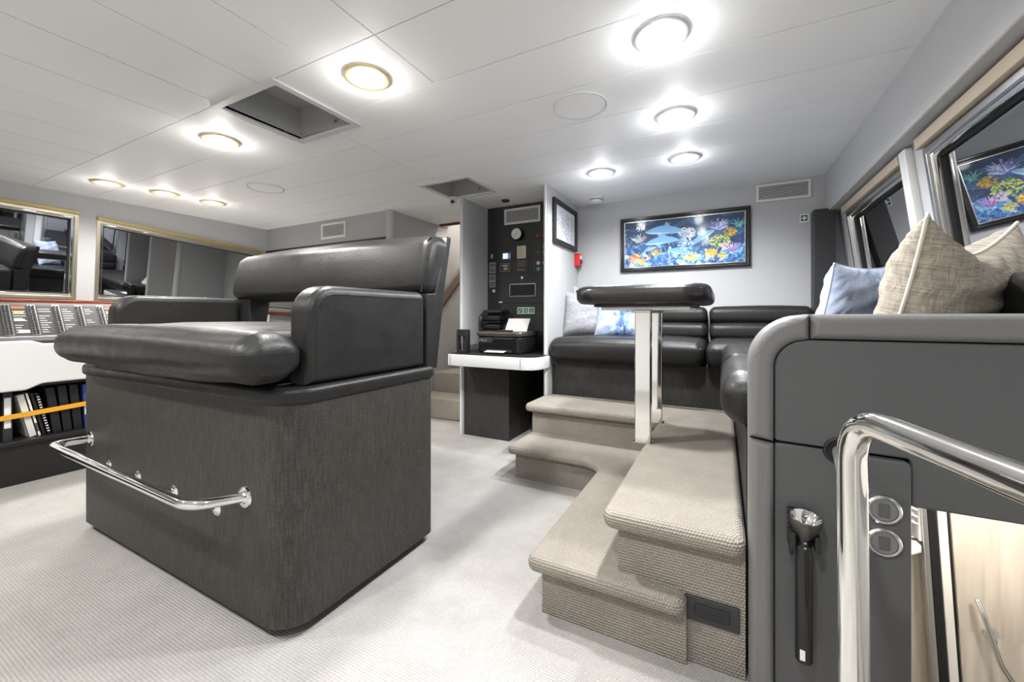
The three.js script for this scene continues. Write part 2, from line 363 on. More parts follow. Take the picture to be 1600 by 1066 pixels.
struct('trim_6', leanExtr(RW, rpoly([[-2.47, 1.16], [-2.40, 1.16], [-2.40, 1.79], [-2.47, 1.79]]), 0, .03, .004), M.white, 'white post between the settee windows');
struct('trim_7', leanExtr(LW, rpoly([[-.95, 1.15], [1.4, 1.148], [3.5, 1.035], [3.5, 1.065], [1.4, 1.18], [-.95, 1.18]]), 0, .05, .008), M.mahogany, 'red wood sill rail under the left windows');

// space below: companionway and passage seen through the opening in the end panel
struct('floor_lower', box(.3, 1.2, -1.4, -1.3, -.9, 2.3), M.floor, 'lower passage floor');
struct('wall_lower_outer', [box(1.15, 1.2, -1.3, .62, -.9, 2.3), box(.8, 1.2, .56, .62, -.9, 1.36), box(.3, 1.2, -1.3, .6, -.95, -.9)], M.cream, 'cream outer wall of the passage');
struct('wall_lower_inner', [box(.28, .33, -1.3, -.12, -.9, 1.36), box(.34, .40, -1.3, .58, 1.375, 2.3)], M.cream, 'cream inner wall of the passage');
struct('wall_lower_end', [box(.34, 1.2, -1.3, .6, 2.3, 2.35), box(.36, 1.2, .585, .62, 1.375, 2.35)], M.cream, 'cream end of the passage');

// ================================================================ LAMPS
function downlight(x, w, warm, label, dim = 1, r = .1) {
  const t = thing('downlight', label, 'ceiling light', [x, CEIL - .022, w]);
  part('trim_ring', lathe([[r * .62, .004], [r * .64, -.006], [r * .72, -.009], [r * .8, -.0105], [r * .9, -.010], [r * .97, -.007], [r, -.003], [r, 0]], [x, CEIL - .006, w]), warm ? M.goldRing : M.ring, t, warm ? 'pale gold ring' : 'silver ring');
  part('lens', lathe([[0, -.002], [r * .5, -.002], [r * .64, .002], [r * .64, .0045]], [x, CEIL - .01, w]), warm ? M.lampG : M.lampW, t, 'glowing lens');
  const tint = warm ? new THREE.Color(1, .975, .935) : new THREE.Color(.97, .985, 1);
  const p = new THREE.SpotLight(tint, LAMP * dim, 0, 1.4, .5, 2);              // the beam
  p.position.set(0, -.004, 0); p.target.position.set(0, -2, 0); p.castShadow = true; p.shadow.radius = 2.5; p.shadow.bias = -.001; t.add(p, p.target); p.name = 'lamp_light'; p.target.name = 'lamp_aim';
  const q = new THREE.PointLight(tint, LAMP * dim * SPILL, 0, 2);              // what the domed lens spills sideways
  q.position.set(0, -.05, 0); q.castShadow = true; q.shadow.radius = 2; q.shadow.bias = -.001; t.add(q); q.name = 'lamp_spill';
  return t;
}
downlight(-.205, 1.578, 0, 'largest silver downlight, in front of the round speaker grille');
downlight(-.222, 2.25, 0, 'silver downlight above the near end of the table');
downlight(-.227, 2.88, 0, 'silver downlight above the reef picture', .6);
downlight(-.79, 2.9, 0, 'silver downlight next to the smoke detector', .6);
downlight(-1.372, 1.268, 1, 'gold-ringed downlight right beside the large ceiling hatch');
downlight(-2.63, 1.32, 1, 'gold-ringed downlight on the far side of the large ceiling hatch');
downlight(-4.27, 1.34, 1, 'gold-ringed downlight by the console windows, first of three in a row', .42);
downlight(-4.19, 1.675, 1, 'gold-ringed downlight by the console windows, middle of three in a row', .42);
downlight(-4.15, 2.02, 1, 'gold-ringed downlight by the console windows, last of three in a row', .42);
downlight(-1.45, -.25, 1, 'gold-ringed downlight above the open floor before the helm bench', .85);
downlight(-2.75, -.25, 1, 'gold-ringed downlight above the floor by the console', .9);
downlight(-.25, -.1, 0, 'silver downlight above the companionway rail', .75);
downlight(-4.2, .2, 1, 'gold-ringed downlight above the console end', .42);
{ // lamp over the stairs and lamp in the lower passage
  const t = thing('stair_lamp', 'round white ceiling lamp over the stairs', 'ceiling light', [-2.45, 3.19, 4.2]);
  part('lamp_base', lathe([[0, .06], [.09, .06], [.09, .03], [.085, .03]], [-2.45, 3.19, 4.2]), M.white, t); part('lens', lathe([[0, 0], [.05, .005], [.085, .03]], [-2.45, 3.19, 4.2]), M.lampW, t);
  const p = new THREE.PointLight(0xfff4e4, 2.2, 0, 2); p.position.set(0, -.03, 0); p.castShadow = true; p.shadow.radius = 2.5; t.add(p); p.name = 'lamp_light';
  const q = thing('passage_lamp', 'round white lamp in the lower passage', 'ceiling light', [.72, .55, 1.55]);
  part('lamp_base', lathe([[0, .035], [.06, .035], [.06, .012], [.055, .012]], [.72, .55, 1.55]), M.white, q); part('lens', lathe([[0, 0], [.03, .002], [.055, .012]], [.72, .55, 1.55]), M.lampW, q);
  const l = new THREE.PointLight(0xfff8f0, .23, 0, 2); l.position.set(0, -.03, 0); l.castShadow = true; l.shadow.radius = 2; q.add(l); l.name = 'lamp_light';
}

// ================================================================ CEILING FITTINGS
function hatch(x0, x1, w0, w1, fr, label) {
  const t = thing('ceiling_hatch', label, 'hatch', [(x0 + x1) / 2, CEIL - .016, (w0 + w1) / 2]);
  const s = rpoly([[x0 - fr, w0 - fr, .004], [x1 + fr, w0 - fr, .004], [x1 + fr, w1 + fr, .004], [x0 - fr, w1 + fr, .004]]);
  s.holes.push(rpoly([[x0, w0], [x0, w1], [x1, w1], [x1, w0]], new THREE.Path()));
  part('hatch_frame', plan(s, CEIL - .016, CEIL - .004, .003), M.gloss, t, 'white frame');
  const d = .02, top = CEIL + .17;
  part('hatch_well', [box(x0 - d, x0, CEIL - .004, top, w0 - d, w1 + d), box(x1, x1 + d, CEIL - .004, top, w0 - d, w1 + d), box(x0, x1, CEIL - .004, top, w0 - d, w0), box(x0, x1, CEIL - .004, top, w1, w1 + d)], M.wall, t, 'grey lining');
  part('hatch_cover', box(x0 - d, x1 + d, top, top + .02, w0 - d, w1 + d), M.wall, t);
  part('catch', [rod([x1 - .12, CEIL + .03, w1 - .012], [x1 - .12, CEIL + .03, w1], .006), rod([x1 - .12, CEIL + .03, w1 - .014], [x1 - .12, CEIL + .012, w1 - .014], .003)], M.steel, t);
}
hatch(...HATCH[0], .036, 'large white-framed square hatch recessed in the ceiling above the helm bench');
hatch(...HATCH[1], .034, 'smaller white-framed hatch in the ceiling next to the printer niche');
for (const [x, w, lab] of [[-.63, 1.93, 'round flat white speaker grille in the ceiling between silver downlights'], [-3.29, 1.985, 'round flat white speaker grille in the ceiling by the gold downlights']]) {
  const t = thing('speaker_grille', lab, 'speaker', [x, CEIL - .012, w]);
  part('rim', lathe([[.123, 0], [.126, -.005], [.131, -.005], [.133, .003]], [x, CEIL - .006, w], [0, 1, 0], 48), M.gloss, t);
  part('mesh_cover', lathe([[0, -.003], [.123, -.003], [.124, .002]], [x, CEIL - .006, w], [0, 1, 0], 48), M.ceil, t);
}
{ const t = thing('smoke_detector', 'white round smoke detector on the ceiling over the grey pillow', 'smoke detector', [-1.0, CEIL - .052, 3.51]);
  part('base', lathe([[0, 0], [.058, 0], [.06, -.015], [.052, -.017]], [-1, CEIL - .004, 3.51]), M.white, t);
  part('cap', lathe([[.05, -.021], [.056, -.024], [.056, -.042], [.045, -.048], [0, -.05]], [-1, CEIL - .004, 3.51]), M.gloss, t);
  part('vents', lathe([[.048, -.014], [.048, -.026]], [-1, CEIL - .004, 3.51]), M.charcoal, t);
}
{ const x = -2.07, w = 2.86, t = thing('security_camera', 'small white security camera hanging at the edge of the ceiling hatch', 'camera', [x, CEIL - .09, w]);
  part('mount', lathe([[0, 0], [.032, 0], [.032, -.02], [.02, -.024]], [x, CEIL - .022, w]), M.gloss, t);
  const b = part('body', lathe([[0, .03], [.02, .026], [.03, .012], [.03, -.018], [.024, -.026], [0, -.028]], [x, CEIL - .062, w]), M.gloss, t);
  part('lens', lathe([[0, .006], [.014, .006], [.017, 0]], [x + .012, CEIL - .068, w - .024], [.45, -.15, -.9], 20), M.black, b, 'black lens');
}
{ const x = -2.14, w = 3.15, t = thing('dome_camera', 'tiny white dome fitting on the ceiling by the stair bulkhead', 'camera', [x, CEIL - .045, w]);
  part('ring', lathe([[0, 0], [.045, 0], [.045, -.016], [.03, -.02]], [x, CEIL - .004, w]), M.gloss, t);
  part('dome', lathe([[.03, -.018], [.022, -.034], [0, -.04]], [x, CEIL - .004, w]), M.charcoal, t);
}
solo('niche_spotlight', lathe([[0, -.006], [.022, -.006], [.026, -.012], [.036, -.012], [.038, 0]], [-1.74, CEIL - .004, 3.2]), M.charcoal, 'small dark unlit spotlight in the niche ceiling', 'spotlight');

function grille(name, label, F, a0, a1, y0, y1, fr, n, matF, tilt) {      // framed vent with separate blades; F(a, y, d) box maker
  const t = thing(name, label, 'vent', F.at((a0 + a1) / 2, y0));
  part('vent_frame', [F(a0, a1, y0, y0 + fr, 0, .012), F(a0, a1, y1 - fr, y1, 0, .012), F(a0, a0 + fr, y0 + fr, y1 - fr, 0, .012), F(a1 - fr, a1, y0 + fr, y1 - fr, 0, .012)], matF, t, 'pale frame');
  part('backing', F(a0 + fr, a1 - fr, y0 + fr, y1 - fr, .0005, .0015), M.black, t);
  const h = (y1 - y0 - 2 * fr) / n;
  for (let i = 0; i < n; i++) part('blade', F(a0 + fr, a1 - fr, y0 + fr + h * i + h * .2, y0 + fr + h * i + h * .58, .003, .010), matF, t);
  return t;
}
const onW = w => { const f = (a0, a1, y0, y1, d0, d1) => box(a0, a1, y0, y1, w - d1, w - d0); f.at = (a, y) => [a, y, w]; return f; };
grille('air_vent', 'white louvred air vent high on the back wall beside the reef picture', onW(3.72), .225, .575, 1.935, 2.07, .016, 9, M.white);
grille('air_vent', 'white louvred air vent on the grey header at the far end', onW(2.97), -3.905, -3.525, 1.878, 2.045, .022, 9, M.white);

// ================================================================ HELM BENCH
{
  const x0 = -2.8, x1 = -1.21, t = thing('helm_bench', 'wide charcoal leather helm bench on a woven box base with chrome foot rail', 'bench', [-2, 0, 1.13]);
  part('plinth', plan([[x0 + .05, .86, .08], [x1 - .05, .86, .08], [x1 - .05, 1.46, .03], [x0 + .05, 1.46, .03]], 0, .05), M.black, t, 'black recessed plinth');
  part('base', plan([[x0, .79, .04], [x1, .79, .11], [x1, 1.53, .05], [x0, 1.53, .05]], .04, .765), M.weave, t, 'dark woven fabric base');
  part('trim_band', plan([[x0 - .012, .778, .045], [x1 + .012, .778, .12], [x1 + .012, 1.542, .06], [x0 - .012, 1.542, .06]], .758, .815, .02), M.hide, t, 'leather band');
  const seat = part('seat_cushion', [soft(x0 + .07, x1, .838, .998, .675, .85, .065, { bulge: .018, noise: .004, seg: 12, freq: 8 }), soft(x0 + .13, x1 - .13, .845, 1.0, .74, 1.45, .05, { bulge: .02, noise: .004, seg: 10 })], M.hide, t, 'charcoal leather cushion');
  const ring = (x, a) => tube([[x, .845, .86], [x, .90, .678, .05], [x, .97, .69, .04], [x, .996, .745]], .0035, { k: 6 });
  part('seam', [ring(x1 - .12), ring(x0 + .12)], M.hide, seat);
  for (const s of [0, 1]) {
    const a = s ? x1 - .115 : x0, b = s ? x1 : x0 + .115;
    const g = side([[.872, .817], [1.462, .817], [1.462, 1.155, .036], [.872, 1.155, .1]], a, b, .03);
    const arm = part('armrest', g, M.hide, t);
    const sx = s ? b - .001 : a + .001;
    part('seam', tube([[sx, .845, .903], [sx, 1.124, .903, .075], [sx, 1.124, 1.43]], .0028, { k: 6 }), M.hide, arm);
  }
  // back: leaning shell with end posts and one long head cushion above an open gap
  for (const s of [0, 1]) part('back_post', side([[1.468, .80], [1.545, .80], [1.60, 1.16], [1.66, 1.44, .01], [1.625, 1.44, .01], [1.53, 1.155], [1.468, 1.15]], s ? x1 - .2 : x0, s ? x1 : x0 + .2, .006), M.hide, t);
  const shell = side([[1.55, 1.14], [1.585, 1.14], [1.66, 1.44, .01], [1.625, 1.44, .01]], x0 + .01, x1 - .01, .004);
  part('back_shell', shell, M.hide, t);
  const hg = soft(x0, x1, 1.145, 1.435, 1.46, 1.60, .05, { bulge: .02, noise: .003, seg: 10 });
  const sh = new THREE.Matrix4().set(1, 0, 0, 0, 0, 1, 0, 0, 0, -.2, 1, .2 * 1.155, 0, 0, 0, 1); hg.applyMatrix4(sh); hg.computeVertexNormals();
  const hc = part('head_cushion', hg, M.hide, t);
  part('seam', tube([[x1 - .028, 1.16, 1.462], [x1 - .028, 1.42, 1.512, .02], [x1 - .028, 1.432, 1.60]], .003, { k: 6 }), M.hide, hc);
  // foot rail
  const rail = part('foot_rail', tube([[-2.71, .455, .79], [-2.735, .455, .665, .05], [-1.485, .45, .655, .06], [-1.425, .44, .79]], .0165), M.chrome, t, 'polished chrome rail');
  for (const [x, y] of [[-2.71, .455], [-1.425, .44]]) part('flange', lathe([[0, .012], [.016, .012], [.02, .006], [.034, .005], [.036, 0]], [x, y, .79], [0, 0, -1], 24), M.chrome, rail);
  for (const x of [-2.5, -2.21, -1.9, -1.6]) part('strut', [rod([x, .365, .79], [x + .01, .445, .66], .007), lathe([[0, .01], [.02, .006], [.026, 0]], [x, .362, .79], [0, 0, -1], 20)], M.chrome, rail);
}

// ================================================================ CARPETED STEPS AND PLATFORM
{
  const t = thing('carpeted_steps', 'beige carpeted two-level steps rising to the settee platform', 'steps', [-.5, 0, 2.2]);
  const low = o => [[-.615 + o, 1.275 + o], [-.1, 1.275 + o], [-.1, 2.9], [-1.245 + o, 2.9], [-1.245 + o, 2.30 + o], [-.615 + o, 2.30 + o, .14]];
  part('lower_riser', plan(low(.045), 0, .19), M.stair, t);
  part('lower_tread', plan(low(0).map(q => q.length > 2 ? q : [q[0], q[1], .034]), .155, .21, .024), M.stair, t);
  const up = o => [[-.352 + o, 1.295 + o], [.055, 1.295 + o], [.055, 3.05], [-1.27 + o, 3.05], [-1.27 + o, 2.615 + o], [-.352 + o, 2.615 + o, .13]];
  part('upper_riser', plan(up(.045), 0, .40), M.stair, t);
  part('upper_tread', plan(up(0).map(q => q.length > 2 ? q : [q[0], q[1], .036]), .36, .42, .026), M.stair, t);
  const o = thing('power_outlet', 'black double power outlet set in the carpet side of the steps', 'outlet', [-.03, .14, 1.33]);
  part('cover_plate', box(-.105, .04, .132, .205, 1.332, 1.342, .003), M.charcoal, o);
  part('insert', box(-.078, .015, .15, .187, 1.328, 1.334, .002), M.black, o);
  for (const x of [-.06, -.008]) part('socket', [box(x - .012, x - .009, .163, .175, 1.3275, 1.329), box(x, x + .003, .163, .175, 1.3275, 1.329), rod([x - .02, .168, 1.3275], [x - .02, .168, 1.329], .003)], M.rubber, o);
}
{ // stairs going up behind the niche bulkhead
  const t = thing('carpeted_stairs', 'beige carpeted stairs climbing beside the grey stair wall', 'stairs', [-2.48, 0, 3.8]);
  for (let i = 0; i < 5; i++) part('step', plan([[-2.895 + (i ? .03 + .05 * (i > 1) : 0), 3.28 + i * .31, .025], [-2.08, 3.30 + i * .31, .025], [-2.08, 4.89], [-2.895 + (i ? .03 + .05 * (i > 1) : 0), 4.89]], i ? i * .215 - .03 : 0, .215 * (i + 1), .02), M.stair, t);
  const h = thing('stair_handrail', 'slanted dark wood handrail with a lit lower edge on the stair wall', 'handrail', [-2.88, 1.05, 3.9]);
  const hr = side([[3.5, .945], [4.75, 2.05], [4.75, 2.18], [3.5, 1.075]], -2.9, -2.862, .006);
  part('rail', hr, std([.16, .14, .12], .45), h);
  part('wood_edge', side([[3.55, .935], [4.75, 1.995], [4.75, 2.05], [3.55, .985]], -2.898, -2.872, .004), M.mahogany, h, 'orange wood edge');
}

// ================================================================ SETTEE
{
  const t = thing('corner_settee', 'black leather corner settee with ribbed back on the carpeted platform', 'sofa', [0, .42, 2.6]);
  part('base', [box(-1.225, .06, .0, .70, 3.055, 3.70), box(.06, .335, .0, .70, 1.425, 3.70), box(.335, .76, .63, .70, 1.425, 3.70)], M.weaveD, t, 'dark woven base');
  part('seat_cushion', soft(-1.222, -.115, .70, .875, 2.955, 3.62, .06, { bulge: .018, noise: .004, seg: 8 }), M.hide, t);
  part('seat_cushion', soft(-.105, .62, .70, .872, 2.955, 3.62, .06, { bulge: .012, noise: .003, seg: 8 }), M.hide, t);
  part('seat_cushion', soft(-.01, .74, .70, .875, 2.10, 2.95, .07, { bulge: .012, noise: .003, seg: 8 }), M.hide, t);
  part('seat_cushion', soft(-.01, .74, .70, .875, 1.435, 2.095, .07, { bulge: .012, noise: .003, seg: 8 }), M.hide, t);
  for (const [a, b] of [[-1.222, -.118], [-.102, .565]]) {
    const bk = part('back_cushion', soft(a, b, .86, 1.10, 3.60, 3.715, .03, { seg: 3 }), M.hide, t);
    for (const [y0, y1, d] of [[.862, .992, .0], [.990, 1.118, .012]]) part('roll', soft(a, b, y0, y1, 3.53 + d, 3.68, .045, { bulge: .008, noise: .0015, seg: 8 }), M.hide, bk);
  }
  for (const [a, b] of [[2.42, 3.48], [1.435, 2.41]]) {
    const bk = part('back_cushion', soft(.72, .80, .86, 1.15, a, b, .02, { seg: 3 }), M.hide, t);
    for (const [y0, y1, d] of [[.865, 1.0, 0], [.998, 1.165, .015]]) part('roll', soft(.655 + d, .77, y0, y1, a, b, .045, { bulge: .004, noise: .0015, seg: 8 }), M.hide, bk);
  }
  solo('corner_locker', [box(.575, .70, .9, 1.815, 3.60, 3.715, .004)], M.charcoal, 'tall dark grey locker in the corner behind the settee', 'locker');
}
// end panel of the settee, over the companionway
{
  const t = thing('settee_end_panel', 'grey padded end panel of the settee beside the chrome companionway rail', 'panel', [.4, 0, 1.36]);
  part('upper_panel', front([[.123, .707, .01], [.272, .703], [.402, .70, .01], [.402, .585, .008], [.86, .585], [.86, .985], [.123, .985, .075]], 1.318, 1.37, .006), M.grey, t, 'large grey panel');
  part('lower_panel', front([[.123, -.05], [.272, -.05], [.272, .697, .01], [.123, .701, .01]], 1.320, 1.37, .005), M.grey, t);
  part('switch_panel', front([[.276, -1.3], [.400, -1.3], [.400, .694, .012], [.276, .697, .01]], 1.306, 1.37, .005), M.grey, t);
  part('edge_roll', front([[.062, -.02], [.121, -.02], [.121, .698], [.062, .708]], 1.30, 1.42, .022), M.greyL, t, 'pale grey padded edge');
  const arcs = (r, cx, cy, a0, a1) => { const o = []; for (let i = 0; i <= 20; i++) { const a = a0 + (a1 - a0) * i / 20; o.push([cx + r * Math.cos(a), cy + r * Math.sin(a)]); } return o; };
  part('edge_roll', front([[.062, .712], [.121, .705], ...arcs(.079, .200, .908, Math.PI - .02, Math.PI / 2 + .42), [.2, .987], [.2, 1.053], ...arcs(.138, .200, .915, Math.PI / 2 + .26, Math.PI)], 1.30, 1.42, .022), M.greyL, t, 'pale grey padded corner');
  part('edge_roll', front([[.203, .988], [.86, .988], [.86, 1.055], [.203, 1.053]], 1.30, 1.42, .022), M.greyL, t, 'pale grey padded top');
  part('end_board', box(.14, .80, .60, 1.03, 1.365, 1.412), M.charcoal, t);
  part('rail_recess', lathe([[0, .001], [.026, .001], [.03, .003], [.034, .001], [.036, -.004]], [.265, .70, 1.316], [0, 0, -1], 28), M.black, t);
  for (const [y, lab] of [[.573, 'upper'], [.493, 'lower']]) {
    const s = thing('round_switch', lab + ' of two round chrome-rimmed switches on the grey end panel', 'switch', [.347, y - .033, 1.30]);
    part('rim', lathe([[.026, .002], [.027, .008], [.031, .009], [.035, .005], [.036, -.001]], [.347, y, 1.305], [0, 0, -1], 40), M.steel, s, 'metal rim');
    const f = part('face', lathe([[0, .006], [.026, .006], [.0265, -.001]], [.347, y, 1.305], [0, 0, -1], 40), M.greyL, s);
    part('button', box(.337, .357, y - .016, y + .016, 1.2965, 1.3, .0012), M.grey, f, 'grey rectangular button');
  }
}
// torch in its clip
{
  const x = .183, t = thing('flashlight_holder', 'black plastic wall clip holding the flashlight', 'holder', [x, .44, 1.31]);
  part('back_plate', [box(x - .032, x + .02, .44, .535, 1.300, 1.3195, .003)], M.black, t);
  for (let i = 0; i < 6; i++) part('rib', box(x - .0335, x - .028, .45 + i * .013, .456 + i * .013, 1.292, 1.304), M.charcoal, t);
  for (const s of [-1, 1]) part('jaw', [box(x + s * .026 - .006, x + s * .026 + .006, .452, .492, 1.252, 1.302, .003)], M.black, t);
  part('lip', box(x - .03, x - .022, .42, .455, 1.285, 1.305, .002), M.black, t);
  const f = thing('flashlight', 'long black flashlight hanging in its clip on the grey end panel', 'flashlight', [x, .155, 1.275]);
  part('body', lathe([[0, 0], [.016, .0], [.0195, .006], [.0195, .27], [.0175, .285], [.0165, .31], [.02, .325]], [x, .157, 1.277], [0, 1, 0], 28), M.blackG, f);
  const h = part('head', lathe([[.02, 0], [.03, .022], [.035, .04], [.0355, .052], [.033, .054]], [x, .482, 1.277], [.06, 1, -.18], 32), std([.10, .09, .08], .3, { metalness: .7 }), f, 'bronze-grey bell head');
  part('reflector', lathe([[.006, .018], [.02, .03], [.033, .053]], [x, .482, 1.277], [.06, 1, -.18], 32), M.chrome, h, 'mirrored reflector');
  part('bulb', lathe([[0, .034], [.005, .03], [.005, .02]], [x, .482, 1.277], [.06, 1, -.18], 12), M.gloss, h);
  for (const y of [.457, .470]) part('screw', rod([x, y, 1.2575], [x, y, 1.262], .003), M.steel, f);
  part('sticker', box(x - .011, x + .0, .17, .196, 1.2572, 1.2595), M.paper, f, 'small white sticker');
}
// companionway rail
{
  const t = thing('companionway_rail', 'thick chrome companionway handrail in front of the grey end panel', 'handrail', [.2, -.1, .8]);
  part('rail_tube', tube([[.30, -.10, .80], [.192, .30, .858, .1], [.188, .885, .858, .075], [.262, .878, .645, .02], [.40, .872, .23, .07], [.42, -.10, .17]], .0205, { k: 24, n: 160 }), M.chrome, t, 'polished chrome tube');
  part('rail_stub', rod([.196, .708, .86], [.262, .70, 1.315], .014), M.greyL, t, 'grey stub into the panel');
}
// lower passage: door, frame, shelf, louvre
{
  const lean = new THREE.Matrix4().makeTranslation(.7, .5, 0).multiply(new THREE.Matrix4().makeRotationZ(.055)).multiply(new THREE.Matrix4().makeTranslation(-.7, -.5, 0)).multiply(new THREE.Matrix4().makeTranslation(-.018, 0, 0));
  const Z = g => g.applyMatrix4(lean);
  const d = struct('door_1', Z(box(.690, 1.10, -1.25, .57, 1.90, 1.935, .003)), M.oak, 'pale cream wood passage door');
  part('door_gap', Z(box(.679, .690, -1.25, .57, 1.912, 1.935)), M.black, d);
  part('door_frame', Z(box(.655, .679, -1.25, .575, 1.895, 1.94, .003)), M.cream, d);
  part('door_seal', Z(box(.628, .652, -1.25, .575, 1.89, 1.94, .003)), M.blackG, d, 'black rubber seal');
  part('door_edge', Z(box(.612, .627, -1.25, .575, 1.885, 1.94, .003)), M.steel, d, 'bright metal edge');
  const q = part('handle', [tube([[.728, .125, 1.862], [.734, .10, 1.846, .012], [.772, -.05, 1.842, .014], [.796, -.092, 1.842]], .0075, { k: 12 })], M.chrome, d, 'chrome lever handle');
  part('handle_mount', [rod([.755, .018, 1.842], [.772, .012, 1.90], .010), lathe([[0, .006], [.018, .006], [.02, 0]], [.772, .012, 1.90], [0, 0, -1], 24)], M.chrome, q);
  struct('wall_passage_panel', box(.40, .70, -1.25, .575, 1.942, 1.96), M.oak, 'cream panel beside the passage door');
  const v = thing('louvred_window', 'small bright louvred opening beside the passage door', 'vent', [.55, .26, 1.91]);
  part('vent_frame', [box(.47, .61, .56, .572, 1.895, 1.919), box(.598, .61, .27, .56, 1.895, 1.919)], M.white, v);
  part('backing', box(.47, .598, .27, .56, 1.912, 1.919), M.steel, v);
  for (let i = 0; i < 9; i++) { const g = box(-.08, .08, -.003, .003, 1.900, 1.91); g.rotateZ(-.35); g.translate(.53, .35 + i * .024, 0); part('blade', g, M.gloss, v); }
  solo('corner_shelf', plan([[.41, 1.78, .01], [.50, 1.78, .05], [.60, 1.88, .01], [.60, 1.915], [.41, 1.915]], .235, .262, .005), M.gloss, 'rounded white corner shelf below the louvred opening', 'shelf');
}

// ================================================================ TABLE
{
  const t = thing('saloon_table', 'saloon table with a black padded top on two chrome legs', 'table', [-.36, .42, 2.28]);
  const tp = part('table_top', soft(-.655, -.045, 1.125, 1.19, 1.85, 2.66, .032, { seg: 4, k: 4 }), M.black, t);
  tp.geometry.dispose(); tp.geometry = join(plan([[-.655, 1.85, .12], [-.045, 1.85, .12], [-.045, 2.66, .12], [-.655, 2.66, .12]], 1.105, 1.19, .034)); tp.geometry.translate(.36, -.42, 2.28);
  tp.material = std([.014, .013, .013], .28, { bumpMap: hideBump, bumpScale: .001 });
  part('under_board', plan([[-.58, 1.93, .08], [-.12, 1.93, .08], [-.12, 2.58, .08], [-.58, 2.58, .08]], 1.092, 1.108), M.charcoal, t);
  part('slide', [box(-.56, -.14, 1.075, 1.093, 2.06, 2.10, .002), box(-.56, -.14, 1.075, 1.093, 2.49, 2.53, .002), box(-.40, -.31, 1.062, 1.076, 2.02, 2.58, .002)], M.steel, t, 'metal slide');
  for (const w of [2.07, 2.495]) { const l = part('leg', box(-.395, -.318, .42, 1.075, w, w + .05, .006), M.chrome, t, 'rectangular polished chrome leg'); part('foot_plate', box(-.402, -.311, .4195, .4235, w - .006, w + .056, .0015), M.chrome, l); }
}

// ================================================================ DESK AND PRINTER NICHE
{
  const t = thing('printer_desk', 'white-edged desk with rounded corner on a dark pedestal in the niche', 'desk', [-1.8, 0, 3.05]);
  part('pedestal', box(-2.03, -1.585, 0, .64, 2.975, 3.38, .004), M.weaveD, t, 'dark woven pedestal');
  const sh = [[-2.015, 2.70, .02], [-1.215, 2.70, .13], [-1.215, 2.968], [-1.282, 2.968], [-1.282, 3.38], [-2.03, 3.38], [-2.03, 2.96], [-2.015, 2.96]];
  part('desk_edge', plan(sh, .640, .733, .006), M.gloss, t, 'white edge');
  part('desk_top', plan([[-2.0, 2.715, .02], [-1.23, 2.715, .12], [-1.23, 2.96], [-1.285, 2.965], [-1.285, 3.37], [-2.02, 3.37]], .731, .738), M.black, t, 'black top');
  for (const x of [-1.345, -1.985]) part('edge_joint', box(x, x + .003, .645, .728, 2.6985, 2.702), M.grey, t);
}
